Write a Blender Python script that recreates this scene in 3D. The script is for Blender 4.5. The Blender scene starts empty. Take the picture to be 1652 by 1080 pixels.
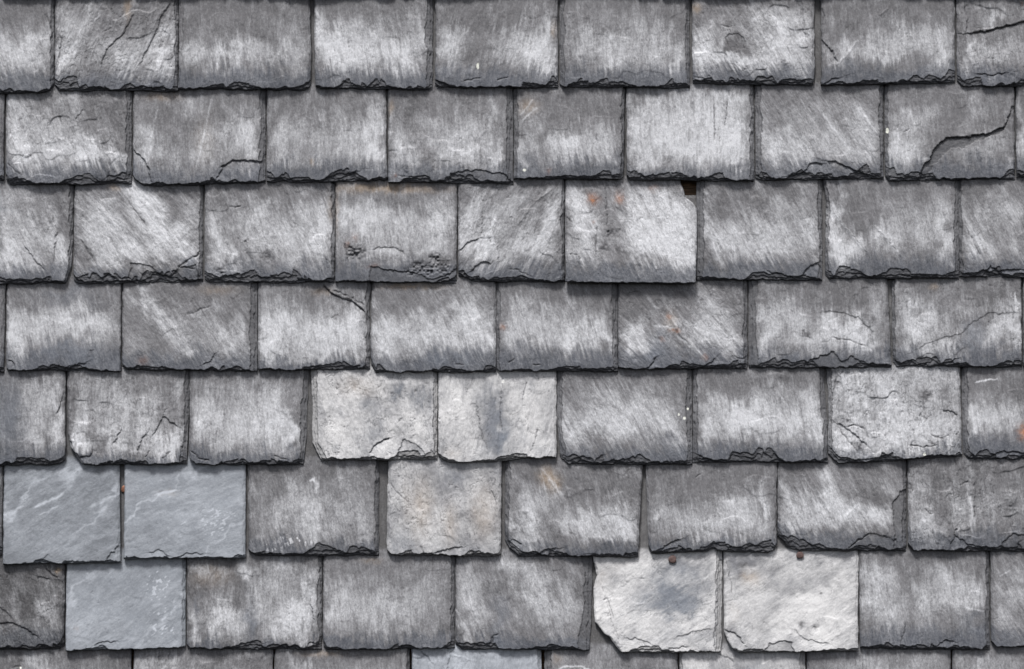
import bpy, math, random
import numpy as np

# ------------------------------------------------------------------ scene, camera, light
scene = bpy.context.scene
COL = scene.collection
R = math.radians
PX = 0.001                      # one photo pixel on the slates = one millimetre
ZC = 2.6                        # height of the picture's centre on the wall
FRONT = -0.024                  # mean depth of the slate faces
CAMD = 5.0

cam_d = bpy.data.cameras.new("camera")
cam = bpy.data.objects.new("camera", cam_d)
COL.objects.link(cam)
cam.location = (0, FRONT - CAMD, ZC)
cam.rotation_euler = (R(90), 0, 0)
cam_d.sensor_width = 36
cam_d.lens = 36 * CAMD / (1652 * PX)
cam_d.clip_end = 200
scene.camera = cam

SUN_EL, SUN_AZ = 63, -20        # elevation; azimuth away from the wall's normal (minus = left)
world = bpy.data.worlds.new("World")
scene.world = world
world.use_nodes = True
wn = world.node_tree
wn.nodes.clear()
sky = wn.nodes.new("ShaderNodeTexSky")
sky.sky_type = 'NISHITA'
sky.sun_disc = False
sky.sun_elevation = R(SUN_EL)
sky.sun_rotation = R(180 + SUN_AZ)
sky.air_density = 1.0
sky.dust_density = 4.0
hs = wn.nodes.new("ShaderNodeHueSaturation")
hs.inputs['Saturation'].default_value = 0.50      # overcast: the cloud layer greys the sky
bg = wn.nodes.new("ShaderNodeBackground")
bg.inputs['Strength'].default_value = 0.062
wo = wn.nodes.new("ShaderNodeOutputWorld")
wn.links.new(sky.outputs[0], hs.inputs['Color'])
wn.links.new(hs.outputs[0], bg.inputs['Color'])
wn.links.new(bg.outputs[0], wo.inputs['Surface'])

sun_d = bpy.data.lights.new("sun", 'SUN')
sun_d.energy = 2.3
sun_d.angle = R(12)
sun_d.color = (1.0, 0.985, 0.965)
sun = bpy.data.objects.new("sun", sun_d)
COL.objects.link(sun)
from mathutils import Vector
sdir = Vector((math.sin(R(SUN_AZ)) * math.cos(R(SUN_EL)), -math.cos(R(SUN_AZ)) * math.cos(R(SUN_EL)), math.sin(R(SUN_EL))))
sun.rotation_euler = sdir.to_track_quat('Z', 'Y').to_euler()
sun.location = (-1, -3, 6)

scene.view_settings.view_transform = 'Standard'
scene.view_settings.look = 'None'
scene.view_settings.exposure = 1.08
scene.view_settings.gamma = 1
scene.render.resolution_x = 1024
scene.render.resolution_y = 669

# ------------------------------------------------------------------ noise
_rs = np.random.RandomState(7)
TAB = _rs.rand(256, 256)

def vn(x, y, s=0):
    """smooth value noise, about 0..1"""
    x = x + 17.31 * s
    y = y + 9.77 * s
    xi = np.floor(x).astype(np.int64); yi = np.floor(y).astype(np.int64)
    fx = x - xi; fy = y - yi
    fx = fx * fx * fx * (fx * (fx * 6 - 15) + 10)
    fy = fy * fy * fy * (fy * (fy * 6 - 15) + 10)
    x0 = xi & 255; x1 = (xi + 1) & 255; y0 = yi & 255; y1 = (yi + 1) & 255
    return (TAB[x0, y0] * (1 - fx) + TAB[x1, y0] * fx) * (1 - fy) + (TAB[x0, y1] * (1 - fx) + TAB[x1, y1] * fx) * fy

_FT = {}
def _tile(n, size, seed):
    """tileable value noise, n cells over size samples"""
    r = np.random.RandomState(seed).rand(n, n).astype(np.float32)
    t = np.arange(size) * n / size
    i0 = t.astype(int); f = (t - i0).astype(np.float32)
    f = f * f * f * (f * (f * 6 - 15) + 10)
    i1 = (i0 + 1) % n
    a = r[i0] * (1 - f)[:, None] + r[i1] * f[:, None]
    return a[:, i0] * (1 - f)[None] + a[:, i1] * f[None]

def fbm(x, y, s=0, o=4, g=0.5):
    """fractal noise, about 0..1, sampled from a tileable 64-cell table (32 samples per cell)"""
    if o not in _FT:
        t = 0; n = 0; a = 1.0
        for k in range(o):
            t = t + a * _tile(64 * 2 ** k, 2048, 11 + k); n += a; a *= .56
        _FT[o] = t / n
    T_ = _FT[o]
    u = (x + 17.313 * s) * 32; v = (y + 9.771 * s) * 32
    ui = np.floor(u).astype(np.int64); vi = np.floor(v).astype(np.int64)
    fu = u - ui; fv = v - vi
    u0 = ui & 2047; u1 = (ui + 1) & 2047; v0 = vi & 2047; v1 = (vi + 1) & 2047
    return (T_[u0, v0] * (1 - fu) + T_[u1, v0] * fu) * (1 - fv) + (T_[u0, v1] * (1 - fu) + T_[u1, v1] * fu) * fv

def ss(t):
    t = np.clip(t, 0, 1)
    return t * t * (3 - 2 * t)

def jag(xq, seed, mn, mx, power=1.0):
    """piecewise linear jagged line 0..1 with knots every mn..mx px"""
    rr = np.random.RandomState(seed)
    xs = [-400.0]
    while xs[-1] < 700:
        xs.append(xs[-1] + rr.uniform(mn, mx))
    ys = rr.rand(len(xs)) ** power
    return np.interp(xq, xs, ys)

def saw(xq, seed, mn, mx, power=1.0):
    """leaning scallops, 0..1: slow rise, sudden drop, arched"""
    rr = np.random.RandomState(seed)
    xs = [-400.0]; out = np.zeros_like(xq)
    while xs[-1] < 700:
        w = rr.uniform(mn, mx); a = rr.rand() ** power
        x0 = xs[-1]
        u = (xq - x0) / w
        if rr.rand() < .5: u = 1 - u
        m = (u > 0) & (u < 1)
        sk = rr.uniform(.72, .96)
        v = np.where(u < sk, np.sin(np.clip(u / sk, 0, 1) * math.pi / 2) ** rr.uniform(.7, 1.4), 1 - (u - sk) / (1 - sk))
        out = np.where(m, np.maximum(out, a * v), out)
        xs.append(x0 + w * rr.uniform(.6, .95))
    return out

def polydist(x, y, pts):
    """distance to an open polyline and side of it (positive = right of travel, in picture)"""
    best = np.full(x.shape, 1e9); side = np.zeros(x.shape); tt = np.zeros(x.shape)
    tot = 0.0
    segs = list(zip(pts[:-1], pts[1:]))
    n = len(segs)
    for i, ((ax, ay), (bx, by)) in enumerate(segs):
        dx, dy = bx - ax, by - ay
        l2 = dx * dx + dy * dy
        t = ((x - ax) * dx + (y - ay) * dy) / l2
        tc = np.clip(t, 0, 1)
        d = np.hypot(x - ax - tc * dx, y - ay - tc * dy)
        cr = (dx * (y - ay) - dy * (x - ax)) / math.sqrt(l2)
        m = d < best
        best = np.where(m, d, best)
        side = np.where(m, np.sign(cr), side)
        tt = np.where(m, (i + tc) / n, tt)
    return best, side, tt

# ------------------------------------------------------------------ materials
def node(nt, typ, **kw):
    n = nt.nodes.new(typ)
    for k, v in kw.items():
        setattr(n, k, v)
    return n

def slate_material(name, pale, grain_amp=1.0, fine=1.0, rough=0.62, crisp=.1):
    m = bpy.data.materials.new(name)
    m.use_nodes = True
    nt = m.node_tree
    nt.nodes.clear()
    L = nt.links.new
    out = node(nt, "ShaderNodeOutputMaterial")
    bs = node(nt, "ShaderNodeBsdfPrincipled")
    L(bs.outputs[0], out.inputs[0])
    tone = node(nt, "ShaderNodeAttribute", attribute_name="tone")
    bloom = node(nt, "ShaderNodeAttribute", attribute_name="bloom")
    fresh = node(nt, "ShaderNodeAttribute", attribute_name="fresh")
    gr = node(nt, "ShaderNodeAttribute", attribute_name="grain")
    def noise(scale, vec, detail, rough=.5):
        mp = node(nt, "ShaderNodeMapping")
        mp.inputs['Scale'].default_value = vec
        L(gr.outputs['Vector'], mp.inputs['Vector'])
        n = node(nt, "ShaderNodeTexNoise")
        n.inputs['Scale'].default_value = scale
        n.inputs['Detail'].default_value = detail
        n.inputs['Roughness'].default_value = rough
        L(mp.outputs[0], n.inputs['Vector'])
        return n.outputs['Fac']
    def math_(op, a, b=None, c=None, clamp=False):
        n = node(nt, "ShaderNodeMath", operation=op, use_clamp=clamp)
        for i, v in enumerate((a, b, c)):
            if v is None: continue
            if isinstance(v, (int, float)): n.inputs[i].default_value = v
            else: L(v, n.inputs[i])
        return n.outputs[0]
    # grain attribute is in centimetres: x across the cleavage grain, y along it
    streak = noise(2.3, (1, .18, 1), 4, .7)
    streak2 = noise(4.2, (1, .5, 1), 3, .75)
    speck = noise(3.6, (1, .8, 1), 5, .8)
    blotch = noise(.55, (1, .7, 1), 4, .6)
    s1 = math_('SUBTRACT', streak, .5); s2 = math_('SUBTRACT', streak2, .5)
    s3 = math_('SUBTRACT', speck, .5); s4 = math_('SUBTRACT', blotch, .5)
    a = math_('MULTIPLY_ADD', s1, 1.35 * grain_amp, 0.0)
    a = math_('MULTIPLY_ADD', s2, 1.0 * grain_amp, a)
    a = math_('MULTIPLY_ADD', s3, .8 * fine, a)
    a = math_('MULTIPLY_ADD', s4, .35, a)
    keep = math_('SUBTRACT', 1.0, fresh.outputs['Fac'])
    wnd = math_('MULTIPLY', math_('ADD', bloom.outputs['Fac'], .22), keep)
    wnd = math_('MINIMUM', wnd, .8)
    f = math_('MULTIPLY_ADD', a, wnd, bloom.outputs['Fac'], clamp=True)
    mr = node(nt, "ShaderNodeMapRange", interpolation_type='SMOOTHSTEP')
    mr.inputs['From Min'].default_value = .0
    mr.inputs['From Max'].default_value = .92
    L(f, mr.inputs['Value'])
    f = math_('ADD', math_('MULTIPLY', mr.outputs[0], crisp), math_('MULTIPLY', f, 1 - crisp))
    mix = node(nt, "ShaderNodeMix", data_type='RGBA')
    L(f, mix.inputs['Factor'])
    L(tone.outputs['Color'], mix.inputs[6])
    mix.inputs[7].default_value = (*pale, 1)
    br = math_('MULTIPLY_ADD', s3, .7 * fine, 1.0)
    br = math_('MULTIPLY_ADD', s2, .35, br)
    mul = node(nt, "ShaderNodeMix", data_type='RGBA', blend_type='MULTIPLY')
    mul.inputs['Factor'].default_value = 1
    L(mix.outputs[2], mul.inputs[6])
    cc = node(nt, "ShaderNodeCombineColor")
    for i in range(3): L(br, cc.inputs[i])
    L(cc.outputs[0], mul.inputs[7])
    L(mul.outputs[2], bs.inputs['Base Color'])
    bs.inputs['Roughness'].default_value = rough
    bs.inputs['Specular IOR Level'].default_value = .35
    hgt = math_('MULTIPLY_ADD', streak2, .5 * grain_amp, math_('MULTIPLY', speck, .7 * fine))
    hgt = math_('MULTIPLY_ADD', streak, .75 * grain_amp, hgt)
    bp = node(nt, "ShaderNodeBump")
    bp.inputs['Strength'].default_value = .5
    bp.inputs['Distance'].default_value = .0011
    L(hgt, bp.inputs['Height'])
    L(bp.outputs[0], bs.inputs['Normal'])
    return m

# weathered faces carry the strongest brushed grain, the newer and the pale slates are smoother
MAT = {
    'w': slate_material('weathered_slate', (.545, .552, .578)),
    'b': slate_material('blue_slate', (.46, .485, .53), .42, .5, .48),
    'p': slate_material('pale_slate', (.645, .640, .645), .5, .55, .62, .4),
}
TONE = {  # upper face colour, colour of the wetter strip near the lower edge, freshly broken stone
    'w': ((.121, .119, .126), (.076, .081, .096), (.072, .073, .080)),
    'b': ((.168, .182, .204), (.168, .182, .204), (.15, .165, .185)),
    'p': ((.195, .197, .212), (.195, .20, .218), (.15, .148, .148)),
}

def plain_material(name, col, rough=.7, metal=0.0, scale=400, amp=.5, stretch=(1, 1, 1)):
    m = bpy.data.materials.new(name)
    m.use_nodes = True
    nt = m.node_tree
    bs = nt.nodes["Principled BSDF"]
    tc = node(nt, "ShaderNodeTexCoord")
    mp = node(nt, "ShaderNodeMapping")
    mp.inputs['Scale'].default_value = stretch
    n = node(nt, "ShaderNodeTexNoise")
    n.inputs['Scale'].default_value = scale
    n.inputs['Detail'].default_value = 5
    cr = node(nt, "ShaderNodeValToRGB")
    cr.color_ramp.elements[0].position = .3
    cr.color_ramp.elements[1].position = .7
    cr.color_ramp.elements[0].color = (*[c * (1 - amp) for c in col], 1)
    cr.color_ramp.elements[1].color = (*[min(1, c * (1 + amp)) for c in col], 1)
    bp = node(nt, "ShaderNodeBump")
    bp.inputs['Strength'].default_value = .5
    bp.inputs['Distance'].default_value = .001
    L = nt.links.new
    L(tc.outputs['Object'], mp.inputs[0]); L(mp.outputs[0], n.inputs['Vector'])
    L(n.outputs['Fac'], cr.inputs[0]); L(cr.outputs[0], bs.inputs['Base Color'])
    L(n.outputs['Fac'], bp.inputs['Height']); L(bp.outputs[0], bs.inputs['Normal'])
    bs.inputs['Roughness'].default_value = rough
    bs.inputs['Metallic'].default_value = metal
    return m

# ------------------------------------------------------------------ one slate
ROWB = [-6, 145, 296, 456, 600, 748, 897, 1049, 1200]      # lower edges of the courses in photo px (first = course above the picture)
LEN = 356
SLOPE = 0.0555
THICK = 7.6
GROUP = "slates hung in overlapping courses"
STEP = 1.05

def prof(pts, q, axis):
    p = sorted(pts, key=lambda t: t[axis])
    return np.interp(q, [t[axis] for t in p], [t[1 - axis] for t in p])

COUNT = [0]
def slate(row, Lp, Rp, bot, label, g=8, lb=3, rb=4, chip=1.0, flaky=.25, kind='w', b0=0.0, bl=(), ft=(),
          lift=0.0, T=THICK, length=LEN, dark=1.0, relief=1.0, band=32, step=STEP, group=GROUP, vis=True):
    """row: course; Lp, Rp: x or [(x,y)..]; bot: y or [(x,y)..], photo px; g grain angle from upright;
    lb, rb: chipped strip at left/right; bl: pale weathering (x,y,rx,ry,amount); ft: features"""
    COUNT[0] += 1
    seed = COUNT[0] * 13 + 5
    rr = np.random.RandomState(seed)
    yb = ROWB[row]; ytop = ROWB[row - 1] if row > 0 else ROWB[0] - 150
    if not isinstance(Lp, list): Lp = [(Lp, yb)]
    if not isinstance(Rp, list): Rp = [(Rp, yb)]
    xl0 = min(p[0] for p in Lp); xr0 = max(p[0] for p in Rp)
    if not isinstance(bot, list): bot = [(xl0, bot + rr.uniform(-1, 1)), (xr0, bot + rr.uniform(-1, 1))]
    W = xr0 - xl0
    # parameter grid in px, finer along the edges
    def axis(n0, fine0, n1, fine1, total):
        a = [0.0]
        while a[-1] < total:
            p = a[-1]
            s = step
            if p < fine0 or total - p < fine1: s = step * .66
            a.append(p + s)
        a = np.array(a[:-1]); 
        if total - a[-1] < step * .4: a = a[:-1]
        return np.append(a, total)
    us = axis(0, 14, 0, 14, W) / W
    visible = max(b[1] for b in bot) - ytop + 14
    vs = axis(0, 24, 0, 0, visible)
    vs = np.concatenate([vs, visible + np.arange(6, length - visible, 6)])
    U, V = np.meshgrid(us, vs)
    nj, ni = U.shape
    # outline
    Yt = yb - V
    def edge_noise(q, s, amp):
        return (fbm(q / 16, q * 0 + 3, s, 4, .6) - .5) * 2 * amp
    sideamp = 1.5 if kind != 'b' else .8
    Lx = prof(Lp, Yt, 1) + edge_noise(Yt, seed, sideamp)
    Rx = prof(Rp, Yt, 1) + edge_noise(Yt, seed + 31, sideamp)
    X = Lx + (Rx - Lx) * U
    Bx = prof(bot, X, 0) + edge_noise(X, seed + 77, 2.2 * min(chip, 1)) + (jag(X[0] * 0 + X[0], seed + 3, 5, 22) - .5)[None, :] * 2.4 * min(chip, 1)
    Y = Bx - V                                     # photo y, V = px above the lower edge
    dB = V
    dL = (X - Lx) + 0 * V; dR = Rx - X
    # ---- relief (millimetres, outward positive)
    ga = R(g)
    wob = (fbm(X / 110, Y / 110, seed + 5, 2) - .5) * 12
    ca, sa = math.cos(ga), math.sin(ga)
    across = X * ca - Y * sa + wob
    along = X * sa + Y * ca
    h = np.full(U.shape, float(T))
    h += (fbm(X / 80, Y / 60, seed + 1, 3) - .5) * 2.0
    h += (fbm(across / 6.5, along / 34, seed + 2, 4, .55) - .5) * .62 * relief
    h += (fbm(across / 3.4, along / 9, seed + 22, 2, .55) - .5) * .42 * relief
    h += (fbm(X / 6, Y / 6, seed + 3, 4, .6) - .5) * (.45 + .45 * flaky)
    h += (fbm(across / 13, along / 19, seed + 6, 4) - .5) * 3.4 * max(0, flaky - .3)
    # delamination: a few thin layers ending along ragged contours
    dirt = np.zeros(U.shape)
    n = fbm(across / 42, along / 70, seed + 8, 5, .55) + (fbm(X / 5, Y / 5, seed + 12, 2) - .5) * .02
    msk = ss((fbm(X / 34, Y / 34, seed + 9, 2) - .66 + .34 * flaky) / .06)
    for k, t in enumerate((.38, .46, .54, .62)):
        h += ss((n - t) / .008) * (.05 + .38 * flaky) * msk * (.6 if kind == 'p' else 1)
        dirt = np.maximum(dirt, np.exp(-((n - t + .002) / .0035) ** 2) * msk * (.3 + .6 * flaky))
    # short hairline cracks
    n = fbm(across / 15, along / 30, seed + 18, 4, .6)
    msk2 = ss((fbm(X / 11, Y / 11, seed + 19, 2) - .76 + .2 * flaky) / .06)
    for t in (.44, .56):
        e = np.exp(-((n - t) / .011) ** 2) * msk2
        h -= e * (.3 + .5 * flaky)
        dirt = np.maximum(dirt, e * (.35 + .45 * flaky))
    pit = np.zeros(U.shape)
    rust = np.zeros(U.shape); blue = np.zeros(U.shape); warm = np.zeros(U.shape); fleck = np.zeros(U.shape)
    fresh = np.zeros(U.shape)
    wx = (fbm(X / 7, Y / 7, seed + 40, 3) - .5) * 9
    wy = (fbm(X / 7, Y / 7, seed + 41, 3) - .5) * 9
    bloom = np.full(U.shape, float(b0))
    st_n = (fbm(across / 3.4, along / 24, seed + 50, 3, .6) - .5)
    big_n = (fbm(X / 24, Y / 24, seed + 51, 3, .6) - .5)
    stm = (.35 + 1.1 * vn(X / 26, Y / 40, seed + 57))
    sx = X + sa * st_n * 28 * stm + big_n * 34
    sy = Y + ca * st_n * 34 * stm + (fbm(X / 24, Y / 24, seed + 52, 3) - .5) * 44
    def gauss(x, y, b):
        return np.exp(-(((x - b[0]) / b[2]) ** 2 + ((y - b[1]) / b[3]) ** 2))
    for b in bl:
        # weathering follows the grain: shear the blob along it
        gx = sx + (sy - b[1]) * -math.tan(ga) * .55 
        e = gauss(gx, sy, (b[0], b[1], b[2] * 1.05, b[3] * 1.02))
        if b[4] > 0: bloom = bloom + .92 * b[4] * e * (1 - bloom * .75).clip(0, 1)
        else: bloom = bloom + b[4] * e
    runs = fbm(across / 9, along / 30, seed + 55, 4)
    bloom = bloom + .16 * ss((runs - .46) / .3) * (1 - bloom).clip(0, 1)
    bloom = bloom * (1 - .34 * ss((.52 - fbm(across / 8, along / 24, seed + 56, 4)) / .3))
    for f in ft:
        k = f[0]
        if k == 'st':                   # ledge: right of travel lies lower, fading out
            _, dep, fall, pts = f
            ddx, ddy = pts[-1][0] - pts[0][0], pts[-1][1] - pts[0][1]
            if ddx < 0 and -ddx > .35 * abs(ddy): pts = pts[::-1]      # the side further down the wall is the broken one
            d, s, t = polydist(X + wx * .7, Y + wy * .7, pts)
            fade = ss(np.minimum(t, 1 - t) * 9)
            edge = ss(d * s / .9 + .5)
            h -= dep * edge * np.exp(-(d / fall) ** 1.5) * (.35 + .65 * fade)
            dirt = np.maximum(dirt, .62 * np.exp(-((d * s - .6) / 1.1) ** 2) * fade)
        elif k == 'cr':                 # open crack
            _, wd, dep, pts = f
            d, s, t = polydist(X + wx * .5, Y + wy * .5, pts)
            fade = ss(np.minimum(t, 1 - t) * 7) * (.4 + .9 * vn(t * 14, t * 0, seed))
            e = np.exp(-(d / (wd * 1.1)) ** 2) * fade
            h -= dep * e
            dirt = np.maximum(dirt, e.clip(0, 1))
        elif k == 'rd':                 # raised ridge or bead
            _, wd, dep, pts = f
            d, s, t = polydist(X + wx * .3, Y + wy * .3, pts)
            fade = ss(np.minimum(t, 1 - t) * 7)
            h += dep * np.exp(-(d / wd) ** 2) * fade * np.where(s > 0, 1, .6)
        elif k == 'vn':                 # pale vein or scratch
            _, wd, am, pts = f
            d, s, t = polydist(X + wx * .4, Y + wy * .4, pts)
            fade = ss(np.minimum(t, 1 - t) * 7)
            bloom += am * np.exp(-(d / wd) ** 2) * fade
        elif k == 'pl':                 # lost flake: whole polygon lies lower
            dep, pts = f[1], f[2]
            xx = X + wx * .8; yy = Y + wy * .8
            ins = np.zeros(U.shape, bool)
            for (ax, ay), (bx, by) in zip(pts, pts[1:] + pts[:1]):
                c = ((ay > yy) != (by > yy)) & (xx < (bx - ax) * (yy - ay) / (by - ay + 1e-9) + ax)
                ins ^= c
            d, s, t = polydist(xx, yy, pts + pts[:1])
            sd = np.where(ins, d, -d)
            e = ss(sd / 1.6 + .4)
            h -= dep * e
            h += dep * .3 * e * fbm(X / 12, Y / 8, seed + 60, 3)
            dirt = np.maximum(dirt, .8 * np.exp(-((sd - .5) / 1.2) ** 2))
            fr_ = f[3] if len(f) > 3 else (.5 if dep > 1.45 else 0)
            fresh = np.maximum(fresh, fr_ * e * (.55 + .6 * vn(X / 9, Y / 6, seed + 62)))
            bloom *= 1 - .25 * e
        elif k == 'pit':
            _, cx, cy, r_, dep = f
            q = np.hypot(X + wx * .9 - cx, (Y + wy * .9 - cy))
            e = np.exp(-(q / r_) ** 2 * 1.3)
            rough = (vn(X / 3.2, Y / 3.2, seed) - .45) * 2.2
            h -= dep * e * (.6 + rough * .8)
            bloom *= 1 - .8 * e.clip(0, 1)
            fresh = np.maximum(fresh, (e * (.6 + .4 * rough)).clip(0, 1))
        elif k == 'ru':
            rust += .62 * f[5] * gauss(X + wx, Y + wy, f[1:5]) * (.45 + 1.1 * vn(X / 4, Y / 4, seed))
        elif k == 'wa':
            warm += f[5] * gauss(X + wx, Y + wy, f[1:5])
        elif k == 'bu':
            blue += f[5] * gauss(sx, sy, f[1:5])
        elif k == 'fk':                 # fleck of bird lime or lichen
            fleck = np.maximum(fleck, ss((1.25 - np.hypot((X + wx * .15 - f[1]) / f[3], (Y + wy * .15 - f[2]) / f[4])) * 3))
        elif k == 'sp':                 # spatter of pale specks inside an ellipse
            e = gauss(X, Y, f[1:5])
            sp = ss((vn(across / 2.4, along / 5.0, seed + 70) * (.55 + .45 * e) - .74 + .1 * f[5]) / .07) * (e > .18)
            bloom += sp * f[5] * e ** .5
    # ---- broken edges
    hole = fbm(X / 6, Y / 5, seed + 30, 3) - .5
    dBw = dB + hole * 3.6
    base = 7.4 * chip
    xrow = X - xl0
    runm = .18 + 1.25 * ss((vn(X / 38, Y * 0 + .5, seed + 92) - .3) / .45)
    base = base * runm
    tall = saw(xrow, seed + 91, 34, 95, 3.0) * 15 * chip
    drop = np.zeros(U.shape); top = np.zeros(U.shape)
    for k, (kb, kt, wt) in enumerate(((.28, 0, .20), (.62, .55, .17), (1.0, .95, .16))):
        thr = 1.2 * (k == 0) + base * kb * (.3 + 1.0 * saw(xrow, seed + 100 + k * 7, 9, 38, 1.0)) + tall * kt
        thr = thr + (jag(xrow, seed + 200 + k, 2.5, 9) - .5) * 2.0 * min(chip, 1)
        drop = drop + ss((thr - dBw) / .9) * wt
        dirt = np.maximum(dirt, (.35 + .6 * vn(X / 14, Y / 9, seed + k)) * np.exp(-((thr - dBw - .8) / .9) ** 2))
        top = np.maximum(top, thr)
    inb = ss((top - dBw) / 1.2)
    drop = drop + inb * .20 * np.clip(1 - dBw / (top + .5), 0, 1)
    # fine splits between the leaves of stone, seen in the broken edge
    sp_n = fbm(X / 16, Y / 4.2, seed + 34, 3)
    spl = np.exp(-((sp_n - .5) / .022) ** 2) * inb
    drop = drop + spl * .06
    dirt = np.maximum(dirt, spl * .5)
    band_m = ss((top + .8 - dBw) / 1.6)
    rough = (fbm(X / 5, Y / 3.2, seed + 33, 3, .6) - .5)
    sideD = np.zeros(U.shape); side_m = np.zeros(U.shape)
    for d_, w_, sd in ((dL, lb, seed + 300), (dR, rb, seed + 400)):
        big = w_ > 5
        dw = d_ + (fbm(X / 8, Y / 8, sd, 3) - .5) * (3.4 if big else 2)
        topw = 0
        for k in range(2):
            thr = w_ * ((.38, .86)[k]) * (.72 + .5 * saw(V, sd + k * 5, 30 if big else 14, 95 if big else 40, .6)) + (jag(V, sd + 50 + k, 4, 14) - .5) * 1.8
            sideD = sideD + ss((thr - dw) / .9) * ((.2, .19)[k] if big else .09)
            dirt = np.maximum(dirt, (.9 if big and k else .15) * (.4 + .6 * vn(X / 9, Y / 17, sd + k)) * np.exp(-((thr - dw - .7) / .9) ** 2))
            topw = np.maximum(topw, thr)
        sideD = sideD + (.3 if big else .18) * np.clip(1 - dw / (w_ + 1.0), 0, 1)
        side_m = np.maximum(side_m, ss((topw + .8 - dw) / 2.0) * (.85 if big else .3))
    tot = 1 - (1 - np.clip(drop, 0, 1)) * (1 - np.clip(sideD, 0, .9))
    # round the last arris
    rim = np.clip(1 - np.minimum(np.minimum(dB, dL + .3), dR + .3) / 1.3, 0, 1)
    h = h - T * .95 * tot - rim * rim * 1.2 + rough * 1.3 * np.maximum(band_m, side_m * .5)
    h = np.maximum(h, .4)
    fresh = np.maximum(fresh, np.maximum(band_m * (.75 + .25 * vn(X / 15, Y / 6, seed + 4)), side_m * .8))
    # ---- depth
    ledge = np.clip((Y - ytop) / max(1, yb - ytop), 0, 1.15)
    back = SLOPE * (length - 0 - (yb - Y)) + lift * ledge
    # keep the head plane common to all slates whatever their length
    back = SLOPE * (LEN - (yb - Y)) + lift * ledge
    depth = back + h
    # ---- colour fields
    c_up, c_lo, c_fr = [np.array(c) for c in TONE[kind]]
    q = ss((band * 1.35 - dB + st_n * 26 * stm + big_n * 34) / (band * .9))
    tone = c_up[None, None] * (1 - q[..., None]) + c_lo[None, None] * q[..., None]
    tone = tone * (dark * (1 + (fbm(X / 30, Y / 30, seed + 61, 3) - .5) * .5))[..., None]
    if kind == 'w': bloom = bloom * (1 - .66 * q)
    head_shade = ss((ytop - 6 - Y) / 9)            # unweathered head, also painted darker as shade in the gaps between slates
    def mixc(t, c, m):
        m = np.clip(m, 0, 1)[..., None]
        return t * (1 - m) + np.array(c)[None, None] * m
    bloom = bloom + .05 + big_n * (.5 if kind == 'p' else .2 if kind == 'b' else .12)
    bloom *= 1 - .6 * (rust.clip(0, 1)) 
    tone = mixc(tone, (.145, .165, .20), blue)
    bloom *= 1 - .75 * blue.clip(0, 1)
    tone = mixc(tone, (.30, .225, .155), warm)
    tone = mixc(tone, (.33, .15, .08), rust)
    bloom = bloom * (1 - fresh * (.8 if kind == 'w' else .45)) * (1 - .9 * head_shade) * (1 - dirt * .75)
    tone = mixc(tone, c_fr * dark, fresh * .9)
    tone = mixc(tone, (.085, .083, .084), head_shade * .9)
    tone = mixc(tone, (.034, .034, .037), dirt * (.45 if kind == 'b' else .7))
    bloom = np.clip(bloom, 0, 1)
    if kind == 'w': bloom = bloom ** 1.1
    tone = mixc(tone, (.75, .76, .68), fleck)
    # ---- mesh
    cx = (xl0 + xr0) / 2
    ox, oz = (cx - 826) * PX, ZC + (540 - yb) * PX
    oy = -(SLOPE * LEN) * PX
    co = np.empty((nj, ni, 3))
    co[..., 0] = (X - 826) * PX - ox
    co[..., 1] = -depth * PX - oy
    co[..., 2] = ZC + (540 - Y) * PX - oz
    verts = co.reshape(-1, 3)
    idx = np.arange(nj * ni).reshape(nj, ni)
    quads = np.stack([idx[:-1, :-1], idx[:-1, 1:], idx[1:, 1:], idx[1:, :-1]], -1).reshape(-1, 4)
    loop = np.concatenate([idx[0, :-1], idx[:-1, -1], idx[-1, :0:-1], idx[:0:-1, 0]])
    bverts = verts[loop].copy()
    bk = back.reshape(-1)[loop]
    bverts[:, 1] = -bk * PX - oy
    n0 = len(verts)
    m = len(loop)
    b_i = n0 + np.arange(m)
    nx_ = np.roll(np.arange(m), -1)
    skirt = np.stack([loop[nx_], loop, b_i, b_i[nx_]], -1)
    verts = np.concatenate([verts, bverts])
    faces = np.concatenate([quads, skirt])
    me = bpy.data.meshes.new("roof_slate")
    nf = len(faces)
    me.vertices.add(len(verts))
    me.vertices.foreach_set("co", verts.astype(np.float32).ravel())
    me.loops.add(nf * 4 + m)
    li = np.concatenate([faces.ravel(), b_i[::-1]])
    me.loops.foreach_set("vertex_index", li.astype(np.int32))
    me.polygons.add(nf + 1)
    ls = np.append(np.arange(nf) * 4, nf * 4)
    me.polygons.foreach_set("loop_start", ls.astype(np.int32))
    me.update(calc_edges=True)
    sm = np.zeros(nf + 1, bool); sm[:len(quads)] = True
    me.polygons.foreach_set("use_smooth", sm)
    def full(a):
        a = a.reshape(nj * ni, -1)
        return np.concatenate([a, a[loop]]).astype(np.float32)
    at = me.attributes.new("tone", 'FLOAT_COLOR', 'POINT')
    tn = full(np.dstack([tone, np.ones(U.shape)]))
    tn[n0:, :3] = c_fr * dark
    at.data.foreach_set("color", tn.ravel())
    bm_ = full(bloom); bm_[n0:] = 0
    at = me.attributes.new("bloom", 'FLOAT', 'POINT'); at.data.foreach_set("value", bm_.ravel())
    fm = full(np.clip(np.maximum(fresh, dirt), 0, 1)); fm[n0:] = 1
    at = me.attributes.new("fresh", 'FLOAT', 'POINT'); at.data.foreach_set("value", fm.ravel())
    gv = np.dstack([across / 10, along / 10, depth / 10 + seed * 3.1])
    at = me.attributes.new("grain", 'FLOAT_VECTOR', 'POINT'); at.data.foreach_set("vector", full(gv).ravel())
    me.validate()
    me.materials.append(MAT[kind])
    ob = bpy.data.objects.new("roof_slate", me)
    ob.location = (ox, oy, oz)
    COL.objects.link(ob)
    ob['label'] = label
    ob['category'] = 'roof slate'
    ob['group'] = group
    return ob

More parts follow.
